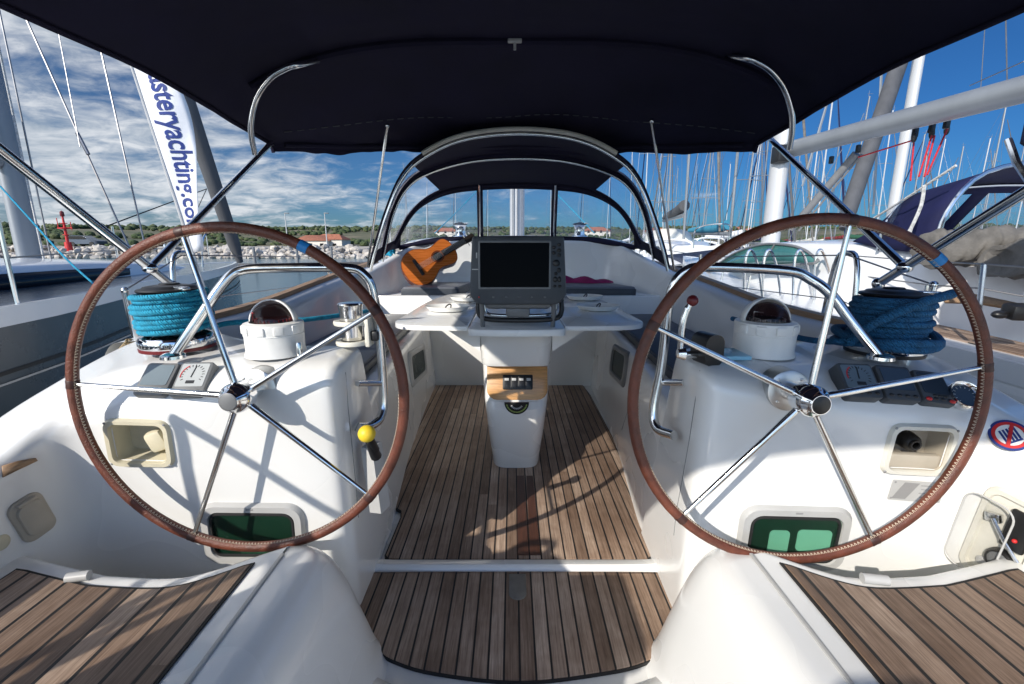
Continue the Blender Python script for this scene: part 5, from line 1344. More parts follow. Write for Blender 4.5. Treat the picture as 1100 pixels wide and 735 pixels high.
lump([P(984, 272, y=3.35), P(1000, 268, y=3.25), P(1030, 266, y=3.15), P(1070, 262, y=3.0), P(1130, 262, y=2.9)], [.05, .13, .15, .13, .14], CANVASG, 'canvas_bundle', 'lumpy grey canvas bundle under the blue hood of the starboard neighbour', 'canvas', 3)
lump([P(1062, 288, y=2.95), P(1075, 281, y=2.85), P(1100, 276, y=2.75), P(1140, 272, y=2.7)], [.05, .12, .14, .13], CANVASG, 'canvas_bundle', 'second grey canvas bundle with a tan edge, nearest the starboard wheel', 'canvas', 8)
# cockpit coaming of that yacht under the bundles
mb = MB(); rows = []
for x, y0, z in ((3.05, 2.9, .95), (3.3, 2.9, 1.0), (4.4, 2.9, 1.02), (5.6, 2.9, 1.0)): rows.append([(x, 3.5, z), (x, y0, z), (x, y0 - .35, z - .12), (x, y0 - .45, z - .45)])
mb.grid([[Vector(p) for p in r] for r in rows]); obj('coaming', mb, GELB, sn)
# bimini corner
mb = MB(); o_ = [(q.x, q.y) for q in fillet([(5, 0, 0), (5, 2.08, 0), (1.99, 2.08, 0), (1.99, -1, 0), (5, -1, 0), (5, 0, 0)], [0, .3, .35, .3, .3, 0], 6)[:-1]]
mb.prism(ccw(o_), 1.50, 1.64, bev=.06); obj('bimini', mb, NAVYB, sn)
mb = MB(); mb.tube([P(1083, 150, y=2.0), P(1092, 175, y=1.95), P(1106, 196, y=1.9)], .013, 8); obj('bimini_leg', mb, STEEL, sn)
# stanchions, lines, ladder hoops
mb = MB()
for a, b, yy in (((1050, 348), (1057, 284), 2.55), ((988, 338), (996, 306), 3.3), ((770, 318), (778, 288), 6.6), ((800, 325), (806, 296), 5.5)): mb = MB(); mb.tube([P(*a, y=yy), P(*b, y=yy)], .013, 8); obj('stanchion', mb, STEEL, sn)
mb = MB()
for px in (795, 815, 848, 870):
    pts = [P(px + 4, 322, y=4.6), P(px + 5, 285, y=4.6), P(px + 9, 270, y=4.6), P(px + 14, 271, y=4.6), P(px + 20, 290, y=4.6), P(px + 24, 318, y=4.6)]
    mb = MB(); mb.tube(cr(pts, 5), .013, 8); obj('boarding_hoop', mb, STEEL, sn)
mb = MB(); mb.tube([P(1110, 288, y=2.4), P(1057, 284, y=2.55), P(996, 281, y=3.3), P(880, 272, y=5.0), P(806, 296, y=6)], .005, 6); obj('life_line', mb, WIRE, sn); mb = MB(); mb.tube([P(1110, 320, y=2.4), P(1055, 310, y=2.55), P(996, 306, y=3.3), P(900, 293, y=4.6)], .005, 6); obj('life_line', mb, WIRE, sn)
mb = MB(); q = P(1096, 335, y=2.42); mb.box(q, (.13, .10, .085), .02, rot=(.1, 0, -.2)); mb.sphere(P(1074, 338, y=2.42), .028, 12, 8, (1.5, 1, .8)); obj('deck_box', mb, BLACK, sn)
mb = MB(); mb.grid([[P(1010, 318, y=2.95), P(1015, 326, y=2.9)], [P(1045, 318, y=2.85), P(1050, 327, y=2.8)], [P(1090, 328, y=2.75), P(1085, 333, y=2.7)]]); o = obj('teak_hatch', mb, TEAKP, sn); md = o.modifiers.new('t', 'SOLIDIFY'); md.thickness = .02

# ================================================================== THE BASIN: FAR YACHTS
def far_yacht():
    t = thing('moored_yacht', 'x', 'sailing yacht', (0, 0, WATER), 'yachts moored across the basin')
    st = [(-5.2, 0, 1.25, .50), (-3, 0, 1.6, .48), (0, 0, 1.75, .50), (2.5, 0, 1.4, .58), (4.5, 0, .6, .70), (5.6, 0, .02, .80)]
    ribbon_hull(st, t, GELB, GELG, (), 3)
    c = trunk([(-2.6, 0, 1.0, .45, 1.0), (-1, 0, 1.1, .45, 1.08), (1, 0, .95, .5, 1.02), (2.8, 0, .5, .6, .85)], t, GELB)
    for s in (-1, 1): band([(s * 1.10, -2.2, .70), (s * 1.12, -.5, .70), (s * .98, 1.2, .72)], [(s * 1.06, -2.2, .88), (s * 1.08, -.5, .90), (s * .94, 1.2, .86)], DARKWIN, c)
    m_ = oval_mast(0, .9, 1.0, 14.3, .052, .075, ALU, t, n=10)
    for z, w in ((5.4, .95), (9.4, .75)): mb = MB(); mb.tube([(-w, .8, z), (0, .9, z + .05), (w, .8, z)], .024, 6); obj('spreader', mb, ALU, m_)
    mb = MB(); mb.tube([(-.25, .9, 14.5), (.3, .9, 14.5)], .015, 5); mb.tube([(-.1, .9, 14.25), (-.1, .9, 14.75)], .016, 5); obj('masthead_aerial', mb, ALU, m_)
    mb = MB(); mb.tube([(0, .75, 1.95), (0, -3.4, 2.02)], .075, 8); obj('boom', mb, ALU, t)
    mb = MB(); mb.tube([(0, .7, 2.30), (0, -.5, 2.18), (0, -2.2, 2.15), (0, -3.3, 2.12)], [.20, .19, .16, .10], 10); obj('sail_cover', mb, NAVYB, t)
    mb = MB(); rows = [cr([(-1.0, y, 1.0), (-.85, y, zt - .15), (0, y, zt), (.85, y, zt - .15), (1.0, y, 1.0)], 4) for y, zt in ((-2.7, 1.62), (-2.1, 1.62), (-1.2, 1.10))]
    mb.grid(rows); o = obj('spray_hood', mb, NAVYB, t); md = o.modifiers.new('t', 'SOLIDIFY'); md.thickness = .02
    mb = MB(); mb.tube([(-1.6, .7, .5), (-.95, .8, 5.4), (-.75, .8, 9.4), (0, .9, 14.2), (.75, .8, 9.4), (.95, .8, 5.4), (1.6, .7, .5)], .012, 5); obj('shroud', mb, WIRE, t)
    mb = MB(); mb.tube([(-1.3, -5.0, .5), (0, -4.2, 2.5), (0, .8, 14.3), (.02, -4.2, 2.5), (1.3, -5.0, .5)], .010, 5); obj('backstay', mb, WIRE, t)
    mb = MB(); mb.tube([(0, 5.35, 1.2), (0, 3.2, 7.5), (0, 1.25, 13)], [.03, .055, .03], 8); obj('furled_jib', mb, BANNER, t)
    mb = MB(); mb.tube(cr([(-1.2, -5.0, .5), (-1.2, -5.1, 1.15), (0, -5.25, 1.2), (1.2, -5.1, 1.15), (1.2, -5.0, .5)], 4), .02, 6); mb.tube(cr([(-.5, 4.6, .7), (-.5, 4.7, 1.3), (0, 5.5, 1.4), (.5, 4.7, 1.3), (.5, 4.6, .7)], 4), .02, 6)
    for s in (-1, 1):
        for y in (-3.4, -1.2, 1.2, 3.2):
            x = s * (1.55 if y < 1 else 1.55 - (y - 1) * .28); mb.tube([(x, y, .5), (x, y, 1.15)], .015, 5)
    obj('guard_rail', mb, STEEL, t)
    return t
proto = far_yacht()
COV = [('navy', NAVYB), ('cream', CREAM), ('grey', SAILG), ('white', BANNER), ('red', simple('dull_red_canvas', (.22, .03, .03), .85)), ('cyan', simple('faded_cyan_canvas', (.04, .22, .33), .85)), ('green', simple('green_canvas', (.02, .09, .05), .85))]
HUL = [('white', GELB), ('navy', simple('navy_hull_paint', (.012, .02, .05), .2, coat=.4)), ('cream', simple('cream_hull_paint', (.6, .56, .44), .25, coat=.3))]
HOOD = [('navy', NAVYB), ('grey', SAILG), ('cream', CREAM), ('white', BANNER)]
# (picture column, distance, heading)
SPOT = [(725, 19, 172), (768, 22, 178), (803, 25, 183), (718, 33, 8), (745, 32, 176), (782, 34, 184), (815, 36, 2), (862, 33, 175), (893, 62, 182), (1012, 64, 4), (1068, 60, 176),
        (690, 48, 0), (706, 50, 180), (752, 50, 2), (792, 51, 180), (853, 50, 178), (872, 54, 182), (905, 50, 0), (925, 54, 176), (955, 50, 184), (978, 55, 2), (1030, 52, 180), (1080, 55, 178),
        (440, 88, 10), (462, 92, 190), (492, 84, 185), (525, 90, 175), (590, 86, 180), (625, 78, 6), (648, 82, 180), (672, 76, 184), (700, 80, 178), (722, 84, 2), (748, 79, 182), (800, 82, 176), (843, 80, 0), (884, 84, 180), (915, 86, 184), (968, 80, 178), (1045, 82, 2),
        (712, 66, 5), (736, 68, 178), (777, 69, 2), (796, 65, 176), (838, 70, 180), (866, 66, 0), (900, 70, 176), (946, 67, 180), (990, 70, 4), (1022, 66, 178), (1058, 72, 182), (1090, 70, 0)]
combos = [(h, c, d) for c in range(7) for d in range(4) for h in range(3)]
rnd.shuffle(combos); combos.sort(key=lambda q: q[0] != 0 and rnd.random() < .6)
SPOT.sort(key=lambda s: s[1])
rowname = lambda d: 'nearest row' if d < 28 else 'second row' if d < 42 else 'third row' if d < 65 else 'farthest row'
for i, (px, d, hd) in enumerate(SPOT):
    o = proto if i == 0 else copy_tree(proto)
    hi_, ci, di = combos[i]
    o.location = ((px - 550) / F * d * 1.0, d, WATER); o.rotation_euler = (R(rnd.uniform(-1, 1)), R(rnd.uniform(-1.2, 1.2)), R(hd + rnd.uniform(-6, 6)))
    s = rnd.uniform(.86, 1.12); o.scale = (s, s, s * rnd.uniform(.92, 1.12))
    o['label'] = f'{HUL[hi_][0]} moored yacht with {COV[ci][0]} sail cover and {HOOD[di][0]} spray hood, {rowname(d)}'
    for ch in o.children:
        b = ch.name.split('.')[0]
        m = {'hull': HUL[hi_][1], 'sail_cover': COV[ci][1], 'spray_hood': HOOD[di][1], 'furled_jib': (CANVASG, SAILG, NAVYB, ALU)[(ci + di) % 4], 'mast': (ALU, ALU, WHITEM)[i % 3]}.get(b)
        if m: ch.material_slots[0].link = 'OBJECT'; ch.material_slots[0].material = m
# the proto was built at the origin of its own frame: parts keep their place in it

# dark furled jib and mast of the nearer yacht beyond the starboard neighbour
by = thing('moored_yacht', 'yacht with thick dark grey furled jib behind the starboard boom', 'sailing yacht', (8.5, 11, WATER), 'yachts moored across the basin')
ribbon_hull([(7.5, 10.2, 1.3, .5), (10, 10.2, 1.8, .5), (14, 9.6, 1.7, .55), (17, 8.9, .9, .7), (18.6, 8.5, .05, .8)], by, GELB, GELG)
trunk([(9, 10.2, 1.1, .5, 1.0), (12, 9.9, 1.1, .5, 1.1), (15, 9.4, .7, .5, .9)], by, GELB)
mb = MB(); a, b = P(905, 246, y=9.5), P(968, 62, y=11.5); mb.tube([a, a + (b - a) * .08, b, a + (b - a) * 1.6], [.06, .15, .17, .10], 12); obj('furled_jib', mb, SAILG, by)
q = P(963, 203, y=12.5); oval_mast(q.x, 12.5, .9, 15, .10, .15, WHITEM, by)
mb = MB(); mb.tube([P(948, 60, y=12), P(938, 230, y=12)], .03, 6); mb.tube([P(895, 90, y=12), P(862, 200, y=12)], .03, 6); obj('rigging', mb, ALU, by)

# motor boats
def motor_boat(loc, hd, s, label):
    t = thing('motor_boat', label, 'motor boat', (0, 0, 0), 'motor boats in the basin')
    ribbon_hull([(-4, 0, 1.4, .35), (-1, 0, 1.55, .45), (2, 0, 1.2, .65), (4, 0, .4, .85), (4.7, 0, .02, .95)], t, GELB, GELG, (), 3)
    c = trunk([(-2.2, 0, 1.1, .4, 1.5), (-.5, 0, 1.15, .45, 1.55), (.6, 0, 1.0, .5, 1.35), (2.2, 0, .7, .6, .80)], t, GELB)
    for sd in (-1, 1): band([(sd * 1.14, -1.9, 1.0), (sd * 1.16, -.4, 1.0), (sd * 1.0, .9, .95)], [(sd * 1.09, -1.9, 1.35), (sd * 1.12, -.4, 1.38), (sd * .95, .7, 1.2)], DARKWIN, c)
    band([(-.85, .95, 1.28), (0, 1.05, 1.30), (.85, .95, 1.28)], [(-.75, 1.9, .95), (0, 2.0, .97), (.75, 1.9, .95)], DARKWIN, c)
    mb = MB(); mb.tube(cr([(-.9, -1, 1.5), (-.85, -1.1, 2.1), (0, -1.15, 2.2), (.85, -1.1, 2.1), (.9, -1, 1.5)], 4), .05, 8); obj('radar_arch', mb, GELB, t)
    mb = MB(); mb.tube(cr([(-1.0, .5, .6), (-.9, 2, 1.2), (0, 4.4, 1.55), (.9, 2, 1.2), (1.0, .5, .6)], 4), .02, 6); obj('bow_rail', mb, STEEL, t)
    t.location = loc; t.rotation_euler = (0, 0, R(hd)); t.scale = (s, s, s); return t
motor_boat((5.4, 15.5, WATER), 172, .9, 'white motor boat with dark windscreen below the starboard hood window')
motor_boat((12.5, 28, WATER), 185, 1.0, 'white motor boat between moored yachts, right of the bimini strut')

# ================================================================== SHORE
sea = MB(); sea.grid([[(x, y, WATER) for x in (-3000, -400, -60, 0, 60, 400, 3000)] for y in (-400, -60, 0, 40, 120, 500, 3500)])
m, nt, p, L = mat('harbour_water')
p.inputs['Base Color'].default_value = (.035, .105, .135, 1); p.inputs['Roughness'].default_value = .14; p.inputs['IOR'].default_value = 1.33
tc = N(nt, 'ShaderNodeTexCoord'); mp = N(nt, 'ShaderNodeMapping'); mp.inputs['Scale'].default_value = (.7, 1.6, 1); L.new(tc.outputs['Object'], mp.inputs[0])
n1 = N(nt, 'ShaderNodeTexNoise', i_Scale=2.2, i_Detail=5.0, i_Roughness=.6); L.new(mp.outputs[0], n1.inputs['Vector'])
bp = N(nt, 'ShaderNodeBump', i_Strength=.55, i_Distance=.06); L.new(n1.outputs['Fac'], bp.inputs['Height']); L.new(bp.outputs[0], p.inputs['Normal'])
tag(obj('water', sea, m), kind='structure')

rough_n = lambda x, y, s, k=0: noise.noise(Vector((x * s, y * s, k)))
def hill_h(x, y):
    d = math.hypot(x, y); f = max(0, min(1, (d - 125) / 330)); f = f * f * (3 - 2 * f)
    return WATER + .8 + f * (12.5 + 4.5 * rough_n(x, y, .0045) + 2.0 * rough_n(x, y, .02, 4)) * (1 if d < 520 else max(.3, 1 - (d - 520) / 900))
rows = []
for d in (118, 121, 135, 160, 190, 230, 280, 340, 400, 460, 520, 620, 800, 1100):
    rows.append([(d * math.sin(R(a)), d * math.cos(R(a)), WATER - 1 if d == 118 else hill_h(d * math.sin(R(a)), d * math.cos(R(a)))) for a in [-80 + 1.2 * k for k in range(134)]])
mb = MB(); mb.grid([[Vector(p) for p in r] for r in rows])
m, nt, p, L = mat('hillside_ground')
tc = N(nt, 'ShaderNodeTexCoord'); n1 = N(nt, 'ShaderNodeTexNoise', i_Scale=.025, i_Detail=8.0, i_Roughness=.7); L.new(tc.outputs['Object'], n1.inputs['Vector'])
r = ramp(nt, [(.35, (.045, .06, .025)), (.5, (.10, .10, .05)), (.62, (.20, .16, .10)), (.75, (.06, .075, .03))], n1.outputs['Fac']); L.new(r.outputs[0], p.inputs['Base Color']); p.inputs['Roughness'].default_value = .95
tag(obj('hills', mb, m), kind='structure')
# woods
ico = bmesh.new(); bmesh.ops.create_icosphere(ico, subdivisions=2, radius=1); IV = [v.co.copy() for v in ico.verts]; IF = [tuple(v.index for v in f.verts) for f in ico.faces]; ico.free()
ico = bmesh.new(); bmesh.ops.create_icosphere(ico, subdivisions=1, radius=1); JV = [v.co.copy() for v in ico.verts]; JF = [tuple(v.index for v in f.verts) for f in ico.faces]; ico.free()
mb = MB(); r_ = random.Random(11)
for k in range(7500):
    a = r_.uniform(-52, 50); d = 150 + 400 * r_.random() ** .75
    x, y = d * math.sin(R(a)), d * math.cos(R(a))
    if rough_n(x, y, .02, 9) < -.08: continue
    s = r_.uniform(.4, 1.35) * (.6 + d / 420); z = hill_h(x, y); sd = r_.uniform(0, 99)
    V = [Vector((x + q.x * s * 1.25 * (1 + .55 * noise.noise(q * 2.3 + Vector((sd, 0, 0)))), y + q.y * s * 1.2, z + s * .55 + q.z * s * .85 * (1 + .6 * noise.noise(q * 2.5 + Vector((0, sd, 0)))))) for q in JV]
    mb.add(V, JF)
m, nt, p, L = mat('scrub_foliage')
tc = N(nt, 'ShaderNodeTexCoord'); n1 = N(nt, 'ShaderNodeTexNoise', i_Scale=.12, i_Detail=8.0, i_Roughness=.75); L.new(tc.outputs['Object'], n1.inputs['Vector'])
r = ramp(nt, [(.32, (.018, .034, .012)), (.5, (.045, .07, .022)), (.66, (.10, .105, .045))], n1.outputs['Fac']); L.new(r.outputs[0], p.inputs['Base Color']); p.inputs['Roughness'].default_value = .9
n2 = N(nt, 'ShaderNodeTexNoise', i_Scale=1.2, i_Detail=6.0); L.new(tc.outputs['Object'], n2.inputs['Vector']); bp = N(nt, 'ShaderNodeBump', i_Strength=1.0, i_Distance=.8); L.new(n2.outputs['Fac'], bp.inputs['Height']); L.new(bp.outputs[0], p.inputs['Normal'])
me = mesh_of(mb, 'woodland', m, 180, False); o = bpy.data.objects.new('woodland', me); C.objects.link(o); tag(o, 'dark green scrub and woods covering the far hills', 'woodland', kind='stuff')
# rock breakwater
ROCK = simple('pale_breakwater_rock', (.43, .39, .34), .9, 0, .5, .9, .9, 4)
mb = MB(); r_ = random.Random(3)
for k in range(2100):
    x = r_.uniform(-92, -7); row = r_.random(); y = 59 + row * 5.5; h = min(1, (1 - abs(row - .6) * 1.5)) * 1.55
    s = r_.uniform(.22, .62) * (1.1 if r_.random() < .15 else .85); z = WATER + r_.uniform(-.1, 1) * max(.1, h); sd = r_.uniform(0, 99)
    T = Matrix.Rotation(r_.uniform(0, 6), 3, 'Z') @ Matrix.Rotation(r_.uniform(0, 6), 3, 'X')
    mb.add([Vector((x, y, z)) + (T @ Vector((q.x * s * 1.3, q.y * s, q.z * s * .8)) * (1 + .5 * noise.noise(q * 1.6 + Vector((sd, 0, 0))))) for q in JV], JF)
me = mesh_of(mb, 'breakwater_rocks', ROCK, 20, False); o = bpy.data.objects.new('breakwater_rocks', me); C.objects.link(o); tag(o, 'pale tumbled boulders of the breakwater', 'rocks', kind='stuff')
mb = MB(); mb.box((-50, 66.2, WATER + .7), (88, 5.0, 1.5), .05); tag(obj('quay', mb, simple('quay_concrete', (.30, .29, .27), .9, 0, .2, .5)), kind='structure')
# red beacon
q = P(73, 262, y=63); q.z = WATER + .8; bt_ = thing('harbour_beacon', 'red lattice harbour beacon standing on the breakwater', 'beacon', q)
mb = MB(); mb.lathe([(0, 1.3), (.36, 1.25), (.42, .2), (.6, 0)], 16, Matrix.Translation(q)); obj('base', mb, RED, bt_)
mb = MB(); mb.tube([q + Vector((0, 0, 1.3)), q + Vector((0, 0, 4.6))], [.18, .11], 10)
for z in (2.2, 3.0, 3.7): mb.tube([q + Vector((.32 * math.cos(a), .32 * math.sin(a), z)) for a in [k * .785 for k in range(8)]], .05, 6, closed=True)
obj('tower', mb, RED, bt_)
mb = MB(); mb.lathe([(.75, 3.0), (.75, 3.12), (.15, 3.12)], 14, Matrix.Translation(q)); mb.tube([q + Vector((-.9, 0, 3.1)), q + Vector((1.0, 0, 3.1))], .07, 6); mb.tube([q + Vector((-.85, 0, 3.1)), q + Vector((-.85, 0, 4.4))], .05, 6); mb.tube([q + Vector((.9, 0, 2.8)), q + Vector((.9, 0, 3.9))], .05, 6); obj('gallery', mb, RED, bt_)
mb = MB(); mb.lathe([(.2, 4.6), (.25, 4.7), (.22, 5.2), (.0, 5.35)], 12, Matrix.Translation(q)); obj('lantern', mb, DRED, bt_)
# car on the breakwater
q = P(95, 268, y=66); q.z = WATER + 1.45; car = thing('parked_car', 'dark estate car parked on the quay beside the red beacon', 'car', q)
mb = MB(); prof = [(-2.2, .35), (-2.2, .85), (-2.05, 1.0), (-1.9, 1.42), (-1.6, 1.5), (.2, 1.5), (.9, 1.02), (1.9, .88), (2.2, .7), (2.2, .35)]
rows = [[q + Vector((a * 1, s * (.82 if b < 1.05 else .66), b)) for a, b in prof] for s in (-1, -.96, .96, 1)]
mb.grid(rows, cv=False); mb.add(rows[0], [tuple(range(len(prof)))]); mb.add(rows[-1], [tuple(range(len(prof)))]); obj('body', mb, simple('dark_car_paint', (.03, .045, .07), .2, .3, coat=.6), car)
mb = MB(); mb.prism([(-1.75, 1.03), (.72, 1.03), (.22, 1.42), (-1.62, 1.42)], .66, .90, Matrix(((1, 0, 0, q.x), (0, 0, -1, q.y), (0, 1, 0, q.z), (0, 0, 0, 1)))); obj('window', mb, DARKWIN, car)
for x in (-1.35, 1.35):
    for s in (-1, 1):
        mb = MB(); mb.lathe([(0, -.1), (.33, -.1), (.33, .1), (0, .1)], 18, Matrix.Translation(q + Vector((x, s * .76, .33))) @ Matrix.Rotation(R(90), 4, 'X')); obj('wheel', mb, RUBBER, car)
# houses
ROOF = simple('terracotta_roof', (.36, .13, .07), .85, 0, .3, 1.5); WALL = simple('house_plaster', (.66, .62, .55), .9, 0, .1, .5)
def house(px, py, d, w, dp, h, label, floors=2, wall=WALL, group='houses on the shore'):
    q = P(px, py, y=d); t = thing('house', label, 'house', q, group)
    z0 = min(q.z, hill_h(q.x, q.y)) - .5; h = h + q.z - z0
    mb = MB(); mb.box((q.x, q.y, z0 + h / 2), (w, dp, h)); obj('wall', mb, wall, t)
    mb = MB(); e = .5; zr = z0 + h
    mb.add([(q.x - w / 2 - e, q.y - dp / 2 - e, zr), (q.x + w / 2 + e, q.y - dp / 2 - e, zr), (q.x + w / 2 + e, q.y + dp / 2 + e, zr), (q.x - w / 2 - e, q.y + dp / 2 + e, zr), (q.x - w * .28, q.y, zr + dp * .22), (q.x + w * .28, q.y, zr + dp * .22)], [(0, 1, 5, 4), (1, 2, 5), (2, 3, 4, 5), (3, 0, 4), (0, 3, 2, 1)]); obj('roof', mb, ROOF, t)
    n = max(2, int(w / 3.2)); 
    for f in range(floors):
        for k in range(n):
            mb = MB(); mb.box((q.x + w * (-.5 + (k + .5) / n), q.y - dp / 2 - .03, q.z + 1.5 + f * 2.8), (1.1, .12, 1.35)); obj('window', mb, DARKWIN, t)
    return t
house(340, 269, 150, 10.5, 8, 3.0, 'white house with red hipped roof, nearest the port wheel marker tape', 1)
house(357, 269, 152, 9.5, 8, 3.4, 'white house with red roof, right-hand of the waterside pair', 1)
for px, py, d, w, lab in ((88, 258, 300, 9, 'small pale house on the hill just right of the red beacon'), (104, 262, 260, 8, 'pale house low on the hill behind the parked car'), (121, 257, 330, 10, 'pale house high on the hill, left of the banner'), (137, 262, 270, 9, 'pale house low on the hill, behind the port shroud'), (152, 259, 300, 8, 'pale house on the hill nearest the banner pole'),
                          (704, 259, 230, 10, 'red roofed house on the shore beside the hood edge'), (766, 258, 240, 14, 'long red roofed house among the far masts'), (786, 256, 270, 11, 'red roofed house higher on the shore among the masts'), (808, 258, 250, 10, 'red roofed house just left of the white neighbour mast'), (480, 258, 260, 12, 'red roofed house seen through the port hood window'), (640, 258, 250, 13, 'red roofed house seen through the starboard hood window')):
    house(px, py, d, w, w * .8, 4.5, lab, 2)
# floating pontoon with piles on the left
mb = MB(); a, b = P(255, 284, z=WATER + .35), P(465, 281, z=WATER + .35)
pt_ = thing('pontoon', 'long grey floating pontoon with piles off the breakwater', 'pontoon', (a + b) / 2)
mb.box(((a.x + b.x) / 2, (a.y + b.y) / 2, WATER + .2), ((b - a).length, 1.8, .35), .03, rot=(0, 0, math.atan2(b.y - a.y, b.x - a.x))); obj('deck', mb, simple('pontoon_boards', (.10, .095, .09), .85, 0, .2, 1), pt_)
for k, f in enumerate((.08, .28, .45, .7, .93)):
    mb = MB(); q = a.lerp(b, f); mb.tube([Vector((q.x, q.y, WATER - .5)), Vector((q.x, q.y, WATER + 1.6 + .3 * (k % 2)))], .10, 8); obj('pile', mb, GREYP, pt_)
# small light poles on the quay
for px, lab in ((310, 'slim grey lamp pole on the quay above the pontoon'), (352, 'slim grey lamp pole on the quay before the waterside houses'), (420, 'slim grey lamp pole at the quay end by the spray hood')):
    q = P(px, 270, y=66); q.z = WATER + 1.4; t = thing('lamp_pole', lab, 'lamp pole', q, 'lamp poles on the quay'); mb = MB(); mb.tube([q, q + Vector((0, 0, 4.6))], [.09, .06], 8); obj('pole', mb, LGREY, t)
    mb = MB(); mb.box(q + Vector((.25, 0, 4.6)), (.7, .2, .12), .04); obj('lamp_head', mb, GREYP, t)

# ================================================================== SHADOW CASTERS ADDED ON OUR STERN (unseen, behind the viewer)
kb = thing('bag_shadow_caster', 'unseen bag-shaped shadow caster added on the port helm seat', 'bag', (-1.03, -.02, .38))  # unseen stand-in for the viewer's body, added to shade the aft sole
rows = []
for k in range(13):
    f = k / 12; z = .382 + .58 * f; s_ = (1 - .10 * (2 * f - 1) ** 4) * (1 + .03 * math.sin(k * 2.1)); rows.append([(-1.04 + .175 * s_ * math.copysign(abs(math.cos(t)) ** .6, math.cos(t)), -.02 + .15 * s_ * math.copysign(abs(math.sin(t)) ** .6, math.sin(t)), z) for t in [2 * math.pi * j / 32 for j in range(32)]])
mb = MB(); mb.grid(rows, cu=True); mb.add(rows[0], [tuple(range(32))]); mb.add(rows[-1], [tuple(range(32))]); obj('caster_body', mb, NAVYB, kb)
for s_ in (-1, 1):
    mb = MB(); mb.tube(cr([(-1.12, -.02 + .1 * s_, .95), (-1.09, -.02 + .09 * s_, 1.02), (-.99, -.02 + .09 * s_, 1.02), (-.96, -.02 + .1 * s_, .95)], 6), .014, 8); obj('handle', mb, ROPED, kb)
kb = thing('box_shadow_caster', 'unseen box-shaped shadow caster added on the port helm seat', 'cool box', (-.72, -.02, .38))  # unseen box added to step the shadow edge on the aft sole
mb = MB(); mb.box((-.725, -.02, .59), (.27, .30, .42), .03); obj('box', mb, LGREY, kb)
mb = MB(); mb.box((-.725, -.02, .84), (.285, .315, .07), .025); obj('lid', mb, WHITEP, kb)
mb = MB(); r_ = random.Random(9)
for k in range(2):
    q = Vector((-1.352 + .012 * k, -.10 + .05 * k, .945 - .02 * k)); ph_ = r_.uniform(0, 6); rr_ = .14 + .035 * k
    pts = [q + Vector((.012 * math.sin(t * 2 + ph_), rr_ * math.cos(t), rr_ * math.sin(t) * (1 + .08 * math.sin(3 * t + ph_)))) for t in [2 * math.pi * j / 10 for j in range(10)]]
    mb.tube(cr(pts, 5, True), .012, 8, closed=True)
mb.tube(cr([(-1.345, .02, 1.09), (-1.32, .05, 1.0), (-1.35, .06, .85), (-1.345, .05, .70)], 5), .011, 7)
o = obj('rope_coil', mb, ROPED); tag(o, 'unseen dark rope loops added on the port stern rail to cast shadows', 'rope')  # unseen rope loops, put here to throw curled shadows on the port seat
mb = MB(); mb.box((-.56, -.92, 1.28), (.22, .16, .34), .05); mb.tube(cr([(-.50, -.92, 1.30), (-.40, -.92, 1.38), (-.30, -.92, 1.30), (-.30, -.92, 1.12), (-.38, -.92, 1.06)], 5), .025, 8); mb.box((-.56, -.92, .95), (.09, .10, .4), .02)
o = obj('motor_shadow_caster', mb, LGREY); tag(o, 'unseen outboard-shaped shadow caster added at the stern rail', 'outboard motor')  # unseen shape added to cast the shadow with arms to starboard

# ================================================================== CAMERA, SUN, SKY
cd = bpy.data.cameras.new('camera'); cam = bpy.data.objects.new('camera', cd); C.objects.link(cam)
cam.location = (0, 0, HC); cam.rotation_euler = (R(90) - PITCH, 0, 0); cd.sensor_width = 36; cd.lens = 36 * F / 1100; cd.clip_start = .02; cd.clip_end = 6000
scn.camera = cam
sdir = Vector((.80, 1.0, -.71)).normalized()
sl = bpy.data.lights.new('sun', 'SUN'); sl.energy = 4.3; sl.angle = R(.5); sl.color = (1.0, .93, .83)
so_ = bpy.data.objects.new('sun', sl); C.objects.link(so_); so_.rotation_euler = sdir.to_track_quat('-Z', 'Y').to_euler()
w = bpy.data.worlds.new('World'); scn.world = w; w.use_nodes = True; nt = w.node_tree; L = nt.links
bg = nt.nodes['Background']; sky = N(nt, 'ShaderNodeTexSky'); sky.sky_type = 'NISHITA'; sky.sun_disc = False
el = math.asin(-sdir.z); az = math.atan2(-sdir.x, -sdir.y); sky.sun_elevation = el; sky.sun_rotation = az % (2 * math.pi)
sky.air_density = 1.0; sky.dust_density = .5; sky.ozone_density = 2.5
tc = N(nt, 'ShaderNodeTexCoord'); sx = N(nt, 'ShaderNodeSeparateXYZ'); L.new(tc.outputs['Generated'], sx.inputs[0])
def Mn(op, a, b=None, clamp=False):
    n = N(nt, 'ShaderNodeMath', operation=op); n.use_clamp = clamp
    for i, v in enumerate((a, b)):
        if v is None: continue
        if isinstance(v, (int, float)): n.inputs[i].default_value = v
        else: L.new(v, n.inputs[i])
    return n.outputs[0]
den = Mn('ADD', Mn('MAXIMUM', sx.outputs[2], 0.0), .20)
cx_ = Mn('DIVIDE', sx.outputs[0], den); cy_ = Mn('DIVIDE', sx.outputs[1], den)
cb = N(nt, 'ShaderNodeCombineXYZ'); L.new(cx_, cb.inputs[0]); L.new(cy_, cb.inputs[1])
mp = N(nt, 'ShaderNodeMapping'); mp.inputs['Scale'].default_value = (1.0, 1.25, 1); mp.inputs['Rotation'].default_value = (0, 0, R(-18)); mp.inputs['Location'].default_value = (3.1, 1.7, 0); L.new(cb.outputs[0], mp.inputs[0])
c1 = N(nt, 'ShaderNodeTexNoise', i_Scale=1.3, i_Detail=10.0, i_Roughness=.62, i_Distortion=.25); L.new(mp.outputs[0], c1.inputs['Vector'])
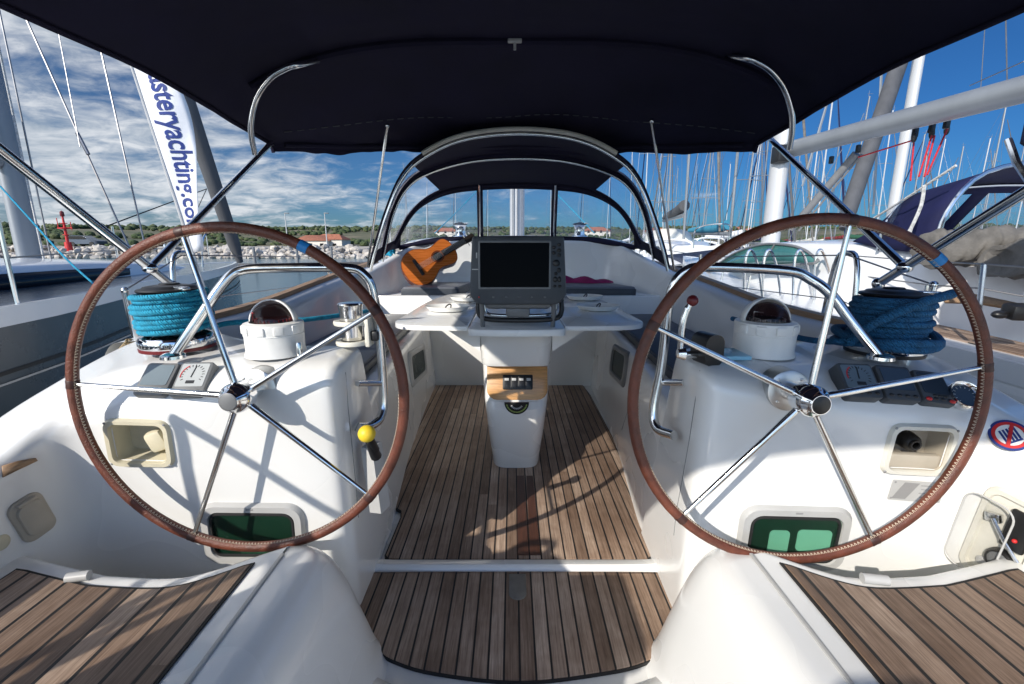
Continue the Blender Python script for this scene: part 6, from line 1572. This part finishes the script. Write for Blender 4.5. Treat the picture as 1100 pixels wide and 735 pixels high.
c2 = N(nt, 'ShaderNodeTexNoise', i_Scale=5.0, i_Detail=8.0, i_Roughness=.6, i_Distortion=.5); L.new(mp.outputs[0], c2.inputs['Vector'])
cs_ = Mn('ADD', Mn('MULTIPLY', c1.outputs['Fac'], .65), Mn('MULTIPLY', c2.outputs['Fac'], .35))
# more cloud to the left, clearing to the right and overhead
bias = Mn('ADD', Mn('ADD', Mn('MULTIPLY', sx.outputs[0], -.26), -.035), Mn('MULTIPLY', sx.outputs[2], -.10))
cl = Mn('ADD', cs_, bias)
cr_ = ramp(nt, [(.46, 0.0), (.68, .84)], cl); cr_.color_ramp.interpolation = 'EASE'
shade = ramp(nt, [(.34, (5.6, 6.6, 7.7)), (.68, (12.0, 12.3, 12.7))], c2.outputs['Fac'])
hsv = N(nt, 'ShaderNodeHueSaturation'); hsv.inputs['Saturation'].default_value = 1.0; L.new(sky.outputs[0], hsv.inputs['Color'])
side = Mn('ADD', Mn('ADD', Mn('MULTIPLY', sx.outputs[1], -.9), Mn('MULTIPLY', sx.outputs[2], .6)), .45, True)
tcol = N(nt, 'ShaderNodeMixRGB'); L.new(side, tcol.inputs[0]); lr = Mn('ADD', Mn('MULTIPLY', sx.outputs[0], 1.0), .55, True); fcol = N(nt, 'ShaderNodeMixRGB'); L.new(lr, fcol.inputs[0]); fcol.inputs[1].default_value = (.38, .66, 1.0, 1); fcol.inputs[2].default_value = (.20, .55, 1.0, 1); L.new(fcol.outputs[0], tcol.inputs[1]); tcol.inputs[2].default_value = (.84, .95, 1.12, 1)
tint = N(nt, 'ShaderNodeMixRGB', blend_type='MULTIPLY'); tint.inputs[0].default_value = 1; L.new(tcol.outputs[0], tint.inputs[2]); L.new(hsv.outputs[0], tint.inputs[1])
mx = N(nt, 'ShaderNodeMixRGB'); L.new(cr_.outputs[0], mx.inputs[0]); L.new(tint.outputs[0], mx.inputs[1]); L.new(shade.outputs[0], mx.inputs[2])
amp = Mn('ADD', Mn('MULTIPLY', side, 1.25), .62)   # unseen sky overhead and behind boosted to fill the shade, sky ahead dimmed
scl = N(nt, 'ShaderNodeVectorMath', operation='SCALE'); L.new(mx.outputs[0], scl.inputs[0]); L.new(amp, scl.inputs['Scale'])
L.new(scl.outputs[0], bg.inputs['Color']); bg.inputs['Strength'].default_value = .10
vs = scn.view_settings; vs.view_transform = 'Standard'; vs.look = 'None'; vs.exposure = .24; vs.gamma = 1; vs.use_curve_mapping = False
scn.cycles.max_bounces = 8; scn.cycles.transparent_max_bounces = 16; scn.cycles.caustics_reflective = False; scn.cycles.caustics_refractive = False; scn.cycles.use_denoising = True
